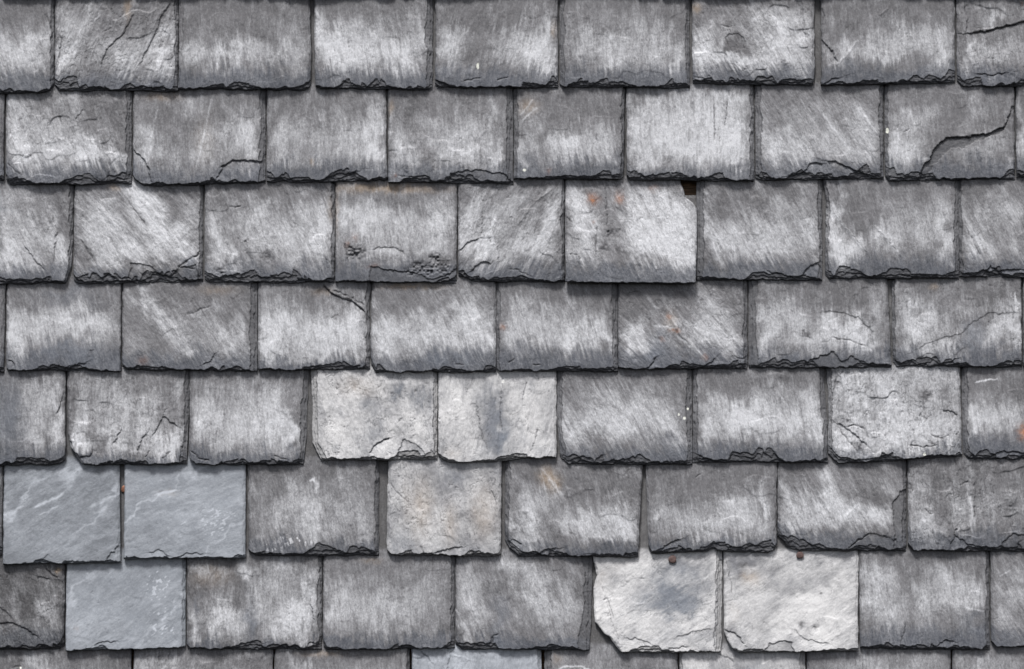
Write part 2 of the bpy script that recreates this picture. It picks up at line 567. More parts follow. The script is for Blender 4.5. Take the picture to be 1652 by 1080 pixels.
# ------------------------------------------------------------------ the slates, course by course (photo px)
# first course
slate(1, -120, 87, [(-120, 151), (70, 150), (80, 147), (87, 138)], "grey slate with a soft pale patch, leftmost of the top course", g=15, rb=7, chip=.8,
      bl=[(35, 90, 35, 28, .75), (70, 65, 25, 25, .5), (10, 75, 25, 20, .4)], ft=[('cr', 1, .8, [(72, 20), (84, 50), (82, 75)])])
slate(1, 88, 287, [(88, 138), (96, 147), (287, 149)], "flaky slate crossed by two slanting ridges, second in the top course", g=-22, rb=6, flaky=.8, chip=1.1,
      bl=[(97, 105, 13, 30, .9), (205, 85, 60, 30, .5), (120, 40, 30, 30, .35), (265, 85, 18, 35, .85), (200, 105, 12, 15, .7), (112, 65, 20, 25, .5), (140, 30, 12, 25, .4)],
      ft=[('st', 1.6, 16, [(160, 115), (172, 80), (200, 52), (215, 20)]), ('st', 1.8, 14, [(222, 108), (247, 60), (262, 22), (275, 2)]), ('st', 1.2, 8, [(92, 100), (99, 75), (96, 58)]), ('cr', 1, 1, [(165, 52), (182, 45)]), ('wa', 205, 12, 5, 18, .5)])
slate(1, 288, [(499, 0), (502, 100), (501, 137)], [(288, 144), (488, 145), (498, 142), (502, 136)], "evenly pale-banded slate with a rough right margin, third in the top course", g=5, rb=4, lb=3, chip=1.35,
      bl=[(320, 80, 30, 18, .6), (360, 85, 30, 20, .6), (430, 82, 45, 25, .5), (475, 70, 14, 40, .5), (395, 95, 30, 20, .4)], ft=[('rd', 2, .8, [(471, 10), (470, 60), (473, 105)]), ('st', 1.2, 10, [(296, 10), (296, 60), (293, 95)])])
slate(1, [(506, 0), (508, 145)], 698, [(508, 141), (520, 144), (698, 146)], "slate with brilliant white patches and layered right edge, fourth in the top course", g=10, rb=13, chip=1.2, flaky=.35,
      bl=[(530, 85, 22, 30, 1), (560, 100, 25, 25, .85), (605, 85, 60, 28, .85), (650, 95, 22, 25, 1), (515, 40, 8, 30, .7), (675, 50, 12, 40, .5), (590, 50, 60, 20, .45), (540, 60, 15, 20, .7)])
slate(1, 702, 900, [(702, 138), (710, 142), (900, 143)], "grey slate with a tiny yellow-green fleck, fifth in the top course", g=-8, rb=5, chip=1.0,
      bl=[(725, 80, 20, 30, .65), (742, 60, 18, 18, .45), (860, 80, 30, 30, 1), (880, 105, 20, 25, .65), (830, 60, 25, 20, .4), (890, 50, 8, 30, .6), (810, 85, 20, 15, .35)],
      ft=[('fk', 771, 107, 2.0, 4.5), ('cr', 1, .9, [(742, 133), (765, 128), (778, 127)]), ('cr', 1, .9, [(800, 131), (821, 125)]), ('wa', 893, 50, 5, 12, .5)])
slate(1, 903, 1113, [(903, 137), (910, 141), (1113, 143)], "slate with pale middle and dark bluish foot, sixth in the top course", g=5, lb=9, rb=8, chip=1.15,
      bl=[(985, 85, 25, 28, .85), (940, 75, 20, 25, .6), (1060, 80, 30, 30, .6), (1090, 90, 15, 25, .75), (1020, 70, 30, 30, .35), (1055, 40, 15, 20, .35)], ft=[('sp', 1058, 125, 9, 5, 1)])
slate(1, 1117, 1314, [(1117, 136), (1312, 139), (1314, 130)], "white-blotched slate with a small sunken grey scar, seventh in the top course", g=28, lb=4, rb=5, flaky=.6, chip=1.0,
      bl=[(1140, 85, 25, 30, 1), (1130, 110, 15, 15, .8), (1190, 100, 40, 15, 1), (1230, 110, 25, 15, .9), (1265, 60, 28, 38, 1), (1240, 75, 22, 22, .8), (1290, 105, 20, 20, .7), (1160, 55, 40, 20, .5), (1225, 20, 20, 15, .6), (1300, 50, 12, 30, .6), (1185, 72, 18, 16, -.9)],
      ft=[('pl', 1.0, [(1168, 58), (1190, 54), (1204, 66), (1200, 80), (1180, 82)]), ('cr', 1, 1, [(1160, 40), (1178, 43), (1182, 41)]), ('st', 1.2, 8, [(1295, 5), (1297, 40), (1300, 70)]), ('wa', 1122, 12, 8, 8, .6)])
slate(1, [(1324, 0), (1326, 60), (1325, 140)], 1541, [(1325, 138), (1541, 134), (1541, 128)], "broad smooth slate with a curved crack by its left edge, eighth in the top course", g=4, rb=5, lb=4, flaky=.15, chip=.95,
      bl=[(1370, 80, 40, 12, .5), (1350, 102, 20, 12, .4), (1455, 70, 50, 16, .5), (1520, 90, 20, 30, .85), (1420, 85, 30, 10, .5), (1420, 50, 60, 20, .2), (1500, 60, 25, 20, .4)],
      ft=[('st', 2.0, 14, [(1352, 103), (1344, 84), (1334, 72), (1324, 64)]), ('rd', 2.5, .9, [(1346, 108), (1368, 86), (1386, 62)]), ('vn', 3.5, .3, [(1346, 110), (1368, 86), (1390, 60)]), ('rd', 2, .8, [(1418, 25), (1434, 12)]), ('st', 1.4, 5, [(1325, 10), (1331, 25), (1328, 38)]), ('st', 1.5, 20, [(1326, 137), (1345, 127), (1354, 125)])])
slate(1, 1544, 1756, [(1544, 132), (1552, 140), (1756, 140)], "slate split by a long rising crack, rightmost of the top course", g=10, lb=5, flaky=.55, chip=1.3,
      bl=[(1600, 25, 12, 10, .6), (1560, 80, 12, 25, .55), (1590, 82, 30, 20, .5), (1555, 110, 8, 20, .6), (1625, 80, 25, 20, .3), (1620, 20, 20, 10, .3)],
      ft=[('st', 3.0, 60, [(1700, 20), (1652, 34), (1620, 43), (1590, 50), (1558, 53)]), ('cr', 1.3, 2, [(1700, 22), (1652, 35), (1620, 44), (1590, 51), (1558, 54)]), ('st', 1.5, 20, [(1558, 53), (1561, 30), (1555, 5)]), ('st', 1.5, 10, [(1625, 117), (1600, 121), (1575, 119)]), ('ru', 1650, 6, 3, 5, .7)])
# second course
slate(2, -190, 6, 292, "sliver of dark slate at the left end of the second course", rb=5, bl=[])
slate(2, 9, 212, [(9, 291), (16, 299), (212, 296)], "strongly streaked white slate, second course, first whole one from left", g=18, rb=10, lb=4, flaky=.55, relief=1.8, chip=1.25,
      bl=[(25, 225, 15, 45, .95), (50, 252, 22, 25, .95), (90, 240, 30, 30, .8), (140, 235, 30, 25, .85), (150, 245, 18, 12, 1), (190, 260, 15, 22, .85), (115, 170, 15, 20, .6), (30, 175, 22, 20, .5), (70, 205, 40, 20, .5)],
      ft=[('st', 1.0, 6, [(135, 175), (128, 185), (120, 192)]), ('st', 1.1, 6, [(100, 150), (96, 180), (98, 200)]), ('cr', 1, 1, [(10, 262), (24, 275), (36, 285)])])
slate(2, 214, 428, [(214, 284), (221, 293), (232, 300), (290, 299), (428, 295)], "slate with two shell-shaped flakes at its lower corners, second course, third", g=6, rb=11, lb=2, flaky=.25, chip=.8,
      bl=[(250, 245, 14, 30, .75), (228, 225, 15, 30, .45), (330, 245, 25, 35, .5), (400, 225, 15, 45, .75), (365, 215, 35, 25, .5), (280, 270, 12, 20, .4), (232, 262, 8, 20, .5), (310, 170, 30, 15, .25), (395, 275, 25, 8, .5)],
      ft=[('st', 2.2, 30, [(246, 297), (240, 272), (229, 252), (214, 239)]), ('st', 2.4, 26, [(425, 252), (420, 262), (395, 258), (372, 260), (358, 270), (348, 292)]), ('cr', 1.0, 1.2, [(350, 273), (362, 268), (374, 260), (398, 259), (418, 265)]), ('vn', 1.5, .28, [(312, 290), (330, 215), (342, 152)]), ('vn', 1.5, .25, [(240, 235), (256, 165)]), ('wa', 262, 156, 25, 6, .4), ('wa', 330, 230, 15, 30, .25)])
slate(2, 430, [(622, 150), (625, 290)], [(430, 294), (540, 294), (625, 291)], "smooth slate with one bright white lower right patch, second course, fourth", g=4, rb=5, lb=2, flaky=.12, chip=1.0,
      bl=[(597, 240, 22, 32, 1), (606, 205, 10, 40, .7), (447, 225, 15, 35, .6), (500, 220, 50, 30, .4), (560, 215, 35, 30, .5), (460, 255, 30, 15, .4), (520, 255, 30, 15, .3)],
      ft=[('st', 2.0, 14, [(578, 276), (558, 280), (535, 283), (522, 292)]), ('wa', 503, 262, 4, 6, .6)])
slate(2, 626, 828, [(626, 294), (828, 297)], "slate with a wide chipped right margin and broad lost flake below, second course", g=2, rb=15, lb=3, flaky=.45, chip=1.0,
      bl=[(640, 250, 12, 40, .75), (665, 258, 15, 25, .65), (730, 240, 30, 35, .7), (765, 240, 25, 35, .75), (790, 180, 12, 40, .5), (700, 200, 40, 20, .35), (800, 260, 10, 20, .85)],
      ft=[('pl', 1.8, [(722, 286), (735, 276), (775, 274), (815, 282), (832, 300), (722, 302)]), ('cr', 1, 1, [(640, 283), (660, 287), (690, 284)]), ('wa', 630, 175, 4, 10, .5), ('ru', 637, 283, 3, 5, .5)])
slate(2, 829, [(1009, 150), (1006, 290)], [(829, 288), (1000, 290), (1007, 284)], "slate with warm slanting scratches near its top left, second course", g=8, rb=7, lb=8, flaky=.2, chip=.9,
      bl=[(846, 262, 9, 25, .8), (912, 240, 25, 26, .9), (980, 235, 20, 30, .75), (945, 230, 40, 20, .5), (860, 220, 15, 40, .45), (890, 270, 20, 10, .4)],
      ft=[('fk', 846, 275, 2.5, 2), ('vn', 2.0, .35, [(838, 188), (850, 175), (861, 160)]), ('vn', 1.6, .5, [(842, 195), (868, 172)]), ('wa', 852, 172, 14, 12, .45), ('ru', 886, 278, 4, 6, .3), ('rd', 2, .6, [(838, 188), (861, 160)])])
slate(2, 1011, 1217, [(1011, 285), (1016, 290), (1217, 292)], "brushed white slate with upright streaks and dark foot, second course", g=3, rb=8, lb=4, flaky=.15, relief=1.2, chip=1.05,
      bl=[(1030, 235, 20, 45, .9), (1080, 220, 45, 55, .85), (1150, 210, 40, 60, 1), (1190, 230, 20, 50, 1), (1050, 180, 40, 20, .55), (1150, 165, 60, 15, .5), (1110, 245, 60, 15, .6)], band=24,
      ft=[('cr', 1.2, 1, [(1175, 155), (1172, 185), (1168, 205)]), ('cr', 1.2, .7, [(1152, 165), (1154, 230)])])
slate(2, 1219, 1426, [(1219, 288), (1226, 291), (1426, 289)], "slate with fanned slanting striations and torn lower edge, second course", g=28, lb=12, rb=8, flaky=.35, relief=1.5, chip=1.3,
      bl=[(1243, 235, 15, 35, .85), (1280, 243, 30, 25, .8), (1340, 225, 50, 35, .6), (1395, 210, 15, 50, .6), (1300, 180, 50, 15, .25), (1380, 248, 30, 15, .5), (1310, 262, 10, 10, .5)],
      ft=[('st', 2.4, 22, [(1405, 283), (1370, 270), (1352, 262), (1335, 259)]), ('st', 2.0, 16, [(1330, 264), (1308, 263), (1296, 278), (1270, 284)]), ('vn', 2, .3, [(1310, 160), (1372, 245)]), ('vn', 2, .3, [(1385, 170), (1415, 215)])])
slate(2, 1428, 1638, [(1428, 285), (1436, 293), (1638, 290)], "slate broken by a big stepped crack climbing to the right, second course", g=6, lb=6, rb=3, flaky=.3, chip=1.1,
      bl=[(1450, 240, 16, 45, .9), (1470, 190, 20, 25, .6), (1500, 182, 15, 20, .3), (1575, 172, 15, 20, .4), (1600, 237, 22, 22, .6), (1629, 275, 7, 12, .9), (1475, 240, 20, 22, .6), (1555, 245, 25, 18, .35)],
      ft=[('pl', 2.6, [(1478, 300), (1490, 268), (1512, 234), (1528, 224), (1560, 222), (1592, 216), (1622, 204), (1632, 172), (1650, 170), (1650, 300)], .12), ('pl', 1.6, [(1478, 292), (1494, 262), (1512, 234), (1528, 223), (1562, 221), (1592, 216), (1622, 204), (1622, 211), (1592, 222), (1572, 229), (1552, 240), (1532, 241), (1508, 262), (1492, 292)], 1.0), ('cr', 1.3, 1.5, [(1512, 236), (1528, 224), (1560, 222), (1592, 217), (1622, 205), (1631, 180)]), ('cr', 1, 1, [(1458, 214), (1467, 206)]), ('fk', 1432, 211, 2.2, 4), ('rd', 1.5, .6, [(1500, 158), (1500, 220)])])
slate(2, 1640, 1850, 288, "sliver of slate at the right end of the second course", lb=3, bl=[(1647, 230, 7, 45, .8)])
# third course
slate(3, -92, [(118, 300), (116, 440), (104, 458)], [(-92, 459), (98, 458), (106, 456), (116, 443)], "slate with slanting groove and pale left half, leftmost of the third course", g=22, rb=7, flaky=.4, chip=1.0,
      bl=[(20, 405, 35, 30, .95), (60, 370, 25, 30, .6), (96, 395, 12, 50, .8), (10, 345, 20, 30, .6), (50, 432, 20, 12, .5), (40, 310, 30, 15, .3)],
      ft=[('st', 1.6, 14, [(87, 425), (91, 372), (80, 337)]), ('st', 1.5, 10, [(72, 437), (55, 418), (40, 398)]), ('bu', 3, 335, 8, 12, .5)])
slate(3, 119, 327, [(119, 450), (127, 458), (327, 455)], "slate with bold diagonal white streaks and broken lower corner, third course", g=38, lb=5, rb=7, flaky=.45, relief=1.9, chip=1.35, band=20,
      bl=[(150, 380, 25, 40, .85), (180, 365, 20, 40, .85), (240, 340, 25, 35, 1), (225, 320, 20, 25, .75), (270, 380, 35, 30, .95), (230, 402, 40, 20, .75), (300, 400, 15, 25, .75), (215, 430, 15, 10, .7), (190, 415, 30, 15, .5), (310, 340, 12, 30, .4)],
      ft=[('st', 2.0, 12, [(190, 450), (175, 441), (162, 450)]), ('pl', 1.6, [(212, 425), (243, 428), (256, 442), (276, 448), (292, 430), (318, 426), (324, 460), (205, 460)]), ('cr', 1.2, 2, [(276, 448), (292, 428), (318, 412), (323, 404)]), ('cr', 1, 1.3, [(285, 430), (318, 434)]), ('bu', 306, 425, 14, 10, .6), ('cr', 1, 1, [(203, 320), (240, 370)]), ('cr', 1, 1, [(128, 385), (155, 425)]), ('wa', 185, 303, 10, 4, .5)])
slate(3, 330, 540, [(330, 450), (338, 456), (540, 456)], "slate with steep fine scratches and two bright lower spots, third course", g=20, rb=7, lb=5, flaky=.4, relief=1.5, chip=1.2,
      bl=[(350, 390, 14, 45, .85), (378, 420, 12, 18, 1), (345, 430, 10, 20, .6), (420, 380, 40, 35, .6), (460, 390, 20, 35, .8), (505, 385, 22, 45, 1), (522, 360, 12, 30, .85), (400, 350, 30, 20, .4), (420, 330, 10, 15, .6), (490, 330, 20, 15, .4)],
      ft=[('cr', 1.2, 1.2, [(368, 332), (380, 335), (390, 333)]), ('pit', 356, 437, 6, 2), ('pit', 395, 390, 5, 1.2), ('wa', 533, 340, 6, 20, .3), ('pit', 432, 415, 9, 1)])
slate(3, 541, [(738, 300), (736, 456)], 456, "slate with two crusty black pits along its lower edge, third course", g=5, lb=3, rb=4, flaky=.2, chip=1.15,
      bl=[(580, 360, 35, 30, .7), (600, 350, 30, 25, .5), (650, 365, 40, 30, .65), (710, 360, 20, 35, .8), (560, 340, 15, 20, .5), (620, 408, 40, 20, .65), (700, 400, 20, 20, .6)],
      ft=[('pl', 1.6, [(597, 430), (640, 438), (672, 440), (690, 450), (716, 446), (736, 434), (745, 465), (597, 465)]), ('pit', 570, 412, 9, 4), ('pit', 564, 402, 6, 2.5), ('pit', 582, 405, 8, 1.6), ('pit', 693, 436, 8, 4), ('pit', 702, 418, 9, 3.5), ('pit', 675, 432, 12, 2), ('pit', 715, 432, 14, 2), ('pit', 662, 438, 8, 2), ('ru', 572, 382, 5, 6, .45), ('ru', 559, 395, 4, 6, .4), ('ru', 601, 430, 8, 3, .5), ('wa', 620, 304, 80, 7, .7), ('wa', 543, 350, 3, 30, .5), ('st', 1.0, 8, [(655, 412), (640, 400), (620, 398), (600, 402)]), ('cr', 1, 1.5, [(555, 390), (563, 430)])])
slate(3, 739, 911, [(739, 446), (750, 449), (762, 456), (911, 455)], "narrow slate with ridges leaning right and a chipped lower left, third course", g=-26, lb=4, rb=6, flaky=.55, relief=1.2, chip=1.1,
      bl=[(755, 370, 15, 45, .9), (788, 385, 18, 45, .9), (770, 410, 20, 20, .7), (830, 330, 25, 30, .5), (850, 392, 30, 30, .75), (890, 350, 15, 50, .85), (870, 410, 25, 15, .5), (760, 330, 15, 20, .6), (815, 420, 12, 12, .6)],
      ft=[('st', 1.8, 9, [(771, 386), (755, 391), (740, 406)]), ('st', 1.8, 16, [(793, 423), (775, 425), (755, 440)]), ('rd', 2.5, 1.1, [(830, 370), (862, 325), (896, 300)]), ('st', 1.2, 8, [(778, 380), (776, 340)]), ('cr', 1, 1, [(820, 435), (838, 437), (860, 450)]), ('cr', 1, 1, [(789, 384), (792, 392)]), ('st', 1.2, 10, [(806, 430), (800, 390), (786, 350)])])
slate(3, 912, [(1099, 293), (1103, 302), (1107, 316), (1120, 326), (1125, 336), (1124, 400), (1122, 457)], [(912, 456), (1070, 458), (1122, 458)], "white slate with rusty dots and a broken-off upper right corner", g=25, lb=4, rb=2.5, flaky=.5, relief=1.2, chip=.32, T=6.2, lift=7,
      bl=[(932, 345, 20, 45, .75), (955, 400, 20, 35, .5), (940, 340, 20, 35, .6), (1025, 335, 25, 30, .75), (1060, 370, 42, 32, 1), (1100, 380, 22, 45, 1), (1060, 402, 32, 25, .95), (1020, 385, 15, 30, .6), (1085, 335, 32, 22, .75), (930, 400, 20, 20, .4), (1105, 420, 20, 20, .8)], band=30,
      ft=[('ru', 957, 321, 9, 9, 1), ('ru', 958, 323, 4, 4, .6), ('ru', 1000, 320, 8, 8, .9), ('ru', 1055, 304, 9, 6, .5), ('ru', 957, 359, 3, 3, .7), ('st', 1.3, 9, [(983, 385), (978, 350), (977, 294)]), ('cr', 1, 1, [(915, 350), (922, 360)]), ('cr', 1, 1.2, [(918, 410), (932, 412), (938, 420)]), ('cr', 1, 1.2, [(965, 360), (960, 400), (963, 415)]), ('pit', 985, 378, 7, 1.6), ('pit', 996, 372, 6, 1.4), ('pit', 975, 400, 7, 1.2), ('rd', 2, .7, [(1018, 412), (1033, 456)])])
slate(3, 1124, 1327, [(1124, 452), (1327, 452)], "grey slate with a fringe of slanting scratches and dark left strip, third course", g=26, lb=15, rb=8, flaky=.25, relief=1.4, chip=.9, dark=.95,
      bl=[(1145, 385, 10, 35, .6), (1168, 390, 25, 28, .8), (1220, 395, 40, 22, .8), (1270, 385, 40, 30, .6), (1200, 360, 50, 15, .5), (1300, 360, 15, 40, .6), (1255, 335, 20, 15, .4)],
      ft=[('st', 2.2, 18, [(1322, 424), (1305, 430), (1290, 448)]), ('cr', 1, 1.2, [(1235, 437), (1258, 444)]), ('vn', 2, .3, [(1130, 302), (1142, 315)])])
slate(3, [(1327, 300), (1334, 330), (1331, 450)], 1548, [(1331, 443), (1338, 450), (1548, 449)], "slate with two slanting pale ridges like plough lines, third course", g=10, lb=6, rb=11, flaky=.15, chip=1.15, band=36,
      bl=[(1347, 400, 12, 42, 1), (1362, 408, 20, 20, .9), (1382, 395, 18, 20, .75), (1347, 350, 9, 25, .7), (1440, 388, 22, 25, .6), (1490, 365, 35, 35, .55), (1525, 380, 12, 50, .8), (1360, 315, 8, 15, .5), (1425, 370, 18, 15, .5)],
      ft=[('rd', 2.2, 1.3, [(1340, 340), (1368, 372), (1400, 412)]), ('vn', 2.5, .5, [(1338, 338), (1368, 372), (1402, 414)]), ('st', 1.2, 16, [(1403, 414), (1370, 373), (1342, 341)]), ('rd', 2, 1, [(1408, 360), (1453, 414)]), ('vn', 2.2, .45, [(1408, 360), (1453, 414)]), ('st', 1.0, 12, [(1453, 413), (1410, 362)]), ('st', 1.6, 8, [(1336, 350), (1332, 325)])])
slate(3, 1548, 1758, [(1548, 448), (1758, 450)], "dull slate with faint slanting scratches, rightmost of the third course", g=25, lb=6, flaky=.3, relief=1.2, chip=1.5,
      bl=[(1572, 385, 12, 32, .75), (1590, 402, 20, 20, .7), (1630, 340, 15, 30, .6), (1600, 350, 30, 25, .35), (1640, 400, 15, 20, .5)],
      ft=[('st', 2.2, 16, [(1652, 436), (1625, 434), (1612, 438), (1598, 430), (1585, 445)]), ('cr', 1.2, 1, [(1556, 362), (1583, 415)])])
# fourth course
slate(4, -200, [(8, 460), (6, 604)], 602, "sliver of dark slate at the left end of the fourth course", rb=5)
slate(4, 10, 195, [(10, 594), (15, 599), (195, 600)], "evenly weathered slate with a broad pale belt, fourth course, first whole one", g=14, lb=4, rb=2, flaky=.12, chip=.95, band=38,
      bl=[(22, 560, 12, 30, .85), (26, 530, 15, 30, .65), (100, 522, 70, 20, .65), (60, 540, 30, 20, .5), (155, 528, 30, 28, .6), (130, 510, 30, 20, .4)],
      ft=[('pit', 146, 570, 4, 1.2), ('pit', 142, 576, 3, 1), ('st', 1.8, 12, [(140, 584), (125, 588), (105, 594)]), ('bu', 110, 480, 50, 15, .3), ('bu', 120, 565, 45, 14, .45), ('st', 1.5, 8, [(25, 592), (22, 583), (12, 580)])])
slate(4, 197, 415, [(197, 592), (205, 598), (415, 599)], "mottled slate with slanting pale stripes and rippled right strip, fourth course", g=32, lb=3, rb=14, flaky=.35, chip=.75,
      bl=[(230, 490, 20, 15, .6), (240, 510, 30, 30, .35), (280, 545, 20, 30, .55), (372, 560, 25, 30, .75), (310, 560, 25, 20, .45), (330, 520, 40, 20, .35), (390, 540, 8, 30, .5), (215, 560, 20, 20, .3), (260, 520, 15, 30, .4)],
      ft=[('ru', 231, 583, 9, 6, .3), ('st', 1.4, 10, [(348, 570), (340, 583), (328, 588)]), ('rd', 2, .7, [(260, 505), (292, 545)]), ('cr', 1, .9, [(300, 510), (325, 498), (345, 492)]), ('wa', 350, 468, 30, 8, .25)])
slate(4, 416, [(599, 460), (596, 500), (597, 596)], [(416, 597), (597, 597)], "bright slate with a wedge-shaped crack across its upper right corner, fourth course", g=6, lb=5, rb=8, flaky=.3, chip=1.05, band=20,
      bl=[(430, 540, 18, 45, 1), (460, 520, 30, 32, .75), (520, 540, 50, 30, .9), (560, 530, 25, 32, .85), (580, 500, 12, 15, .4), (440, 570, 20, 15, .65), (500, 575, 40, 12, .5), (550, 565, 30, 15, .6)],
      ft=[('st', 2.6, 30, [(592, 507), (570, 487), (545, 478), (532, 472), (519, 458)]), ('cr', 1.2, 1.6, [(520, 458), (533, 474), (570, 486), (591, 508)]), ('cr', 1, 1.2, [(535, 468), (562, 478), (590, 494)]), ('cr', 1, 1, [(534, 513), (545, 507)]), ('st', 1.4, 10, [(592, 520), (588, 535), (592, 555)]), ('wa', 520, 470, 15, 6, .4)])
slate(4, [(600, 460), (597, 580), (599, 600)], 800, [(599, 590), (606, 601), (800, 601)], "broad satin slate with curved pale belt above blue foot, fourth course", g=24, lb=4, rb=5, flaky=.12, relief=1.2, chip=.95, band=36,
      bl=[(615, 565, 16, 25, 1), (620, 530, 18, 32, .75), (660, 542, 40, 25, .8), (762, 525, 25, 40, .85), (720, 542, 50, 22, .75), (755, 490, 25, 16, .5), (785, 545, 12, 30, .75), (690, 515, 30, 15, .4)],
      ft=[('bu', 730, 575, 50, 15, .4), ('wa', 660, 462, 45, 4, .6), ('cr', 1, 1, [(735, 587), (748, 589)])])
slate(4, 800, 997, [(800, 594), (806, 599), (997, 600)], "slate with a bright drip pointing down and wide dark right strip, fourth course", g=14, lb=8, rb=12, flaky=.2, relief=1.2, chip=.9, band=40,
      bl=[(830, 540, 15, 25, .6), (870, 530, 35, 22, .75), (911, 560, 13, 26, 1), (925, 542, 20, 20, .85), (960, 532, 25, 22, .9), (980, 555, 6, 22, .8), (835, 500, 20, 20, .45), (900, 500, 40, 15, .35)],
      ft=[('ru', 812, 528, 6, 5, .6), ('cr', 1, 1, [(820, 588), (830, 578)]), ('cr', 1, 1, [(858, 588), (872, 590)])])
slate(4, 997, 1206, [(997, 594), (1003, 597), (1206, 596)], "slate with crossed scratches and orange specks in its middle, fourth course", g=38, lb=3, rb=9, flaky=.55, relief=1.5, chip=.85, length=283,
      bl=[(1012, 558, 10, 22, .85), (1025, 542, 25, 16, .85), (1042, 560, 18, 12, .85), (1150, 500, 25, 25, .55), (1140, 545, 40, 25, .7), (1120, 520, 30, 15, .5), (1180, 550, 22, 25, .6), (1085, 530, 30, 20, .3)],
      ft=[('bu', 1062, 560, 18, 22, .5), ('ru', 1079, 511, 4, 4, .9), ('ru', 1088, 533, 8, 4, 1), ('ru', 1068, 548, 4, 3, .5), ('ru', 1137, 577, 5, 5, .5), ('rd', 2.5, 1.4, [(1078, 505), (1098, 540), (1142, 582)]), ('vn', 2, .5, [(1090, 540), (1142, 582)]), ('vn', 2, .4, [(1050, 525), (1095, 530)]), ('st', 1.8, 9, [(1060, 577), (1048, 590), (1040, 597)]), ('cr', 1, 1.2, [(1060, 574), (1050, 590)]), ('st', 1.8, 10, [(1155, 576), (1140, 588), (1128, 594)]), ('wa', 1082, 520, 10, 14, .4)])
slate(4, 1208, [(1433, 460), (1438, 596)], [(1208, 595), (1437, 594)], "wide slate with an arched pale patch and triangular chip below, fourth course", g=4, lb=17, rb=5, flaky=.3, chip=1.0,
      bl=[(1240, 535, 14, 45, .75), (1270, 510, 30, 25, .6), (1300, 540, 40, 20, .6), (1388, 545, 20, 30, 1), (1350, 530, 40, 20, .85), (1402, 565, 12, 18, .75), (1232, 562, 10, 20, .7), (1420, 500, 10, 30, .4), (1320, 562, 50, 10, .4)],
      ft=[('st', .9, 10, [(1412, 565), (1408, 535), (1385, 512), (1350, 502), (1325, 504)]), ('pl', 1.8, [(1298, 586), (1320, 576), (1346, 567), (1356, 584), (1372, 575), (1400, 586), (1430, 590), (1430, 600), (1298, 600)]), ('cr', 1, 1, [(1340, 545), (1370, 550), (1400, 560)]), ('pit', 1362, 475, 3, 1.2), ('pit', 1300, 540, 8, 1)])
slate(4, 1440, 1649, [(1440, 585), (1446, 592), (1649, 592)], "cloudy slate with a winding seam rising to the right, fourth course", g=5, lb=7, rb=2, flaky=.5, chip=1.0,
      bl=[(1475, 540, 20, 35, .85), (1500, 520, 30, 30, .65), (1460, 500, 20, 20, .5), (1530, 562, 25, 14, .7), (1622, 520, 22, 25, .75), (1600, 540, 20, 20, .6), (1640, 550, 8, 22, .75), (1635, 495, 13, 8, .8), (1560, 505, 20, 12, .4), (1485, 567, 20, 10, .5)],
      ft=[('st', .7, 12, [(1648, 503), (1620, 506), (1595, 505), (1572, 518), (1550, 538), (1520, 545), (1495, 555), (1470, 568)]), ('bu', 1575, 545, 14, 22, .45), ('st', 1.5, 8, [(1545, 578), (1520, 588), (1505, 592)]), ('wa', 1508, 462, 6, 5, .4)])
slate(4, 1651, 1860, 592, "thin end of slate at the right end of the fourth course", lb=2)
# fifth course
slate(5, -112, 105, [(-112, 753), (20, 752), (100, 748), (105, 744)], "dark slate fading bluish to the left, leftmost of the fifth course", g=5, rb=5, flaky=.25, chip=1.05, dark=.85,
      bl=[(62, 660, 28, 25, .5), (50, 700, 22, 25, .5), (90, 700, 10, 35, .75), (68, 630, 30, 20, .45), (45, 715, 12, 20, .45), (95, 650, 8, 30, .5)], ft=[('bu', 10, 680, 28, 60, .45), ('st', 1.8, 8, [(100, 640), (96, 655), (90, 668)])])
slate(5, [(107, 600), (109, 700), (114, 722), (122, 734), (132, 748)], [(306, 600), (303, 690), (301, 750)], 750, "streaky slate with a rippled fan of flakes at its lower right, fifth course", g=4, lb=4, rb=9, flaky=.5, relief=1.9, chip=.9, band=16,
      bl=[(130, 680, 10, 50, .8), (155, 650, 18, 40, .35), (190, 660, 22, 50, .6), (240, 670, 20, 45, .6), (285, 712, 15, 28, 1), (260, 722, 20, 20, .85), (182, 710, 13, 25, .6), (130, 722, 15, 12, .85), (215, 700, 20, 20, .6), (285, 640, 8, 20, .5)],
      ft=[('st', 1.8, 14, [(150, 722), (146, 735), (128, 737), (118, 725), (110, 700)]), ('st', 1.6, 9, [(196, 692), (188, 708), (182, 716)]), ('st', 1.6, 16, [(222, 730), (226, 712), (236, 698)]), ('st', 1.8, 14, [(246, 705), (262, 672), (290, 690)]), ('cr', 1, 1.2, [(243, 725), (235, 740)]), ('cr', 1, 1.2, [(275, 728), (262, 742)]), ('st', 1.2, 8, [(290, 740), (294, 715), (286, 680)])])
slate(5, 305, [(497, 600), (494, 700), (490, 750)], [(305, 738), (316, 750), (490, 751)], "slate with fine upright brushing and dark right strip, fifth course", g=3, lb=4, rb=11, flaky=.2, relief=1.5, chip=.95, band=24,
      bl=[(325, 680, 16, 30, .85), (370, 690, 35, 32, .75), (420, 680, 30, 42, .85), (450, 680, 18, 45, .9), (475, 700, 7, 30, .9), (340, 650, 25, 20, .4), (400, 640, 30, 20, .4), (360, 720, 15, 12, .4)],
      ft=[('cr', 1, 1.2, [(306, 726), (320, 740), (340, 745)]), ('cr', 1, 1, [(440, 735), (465, 742)])])
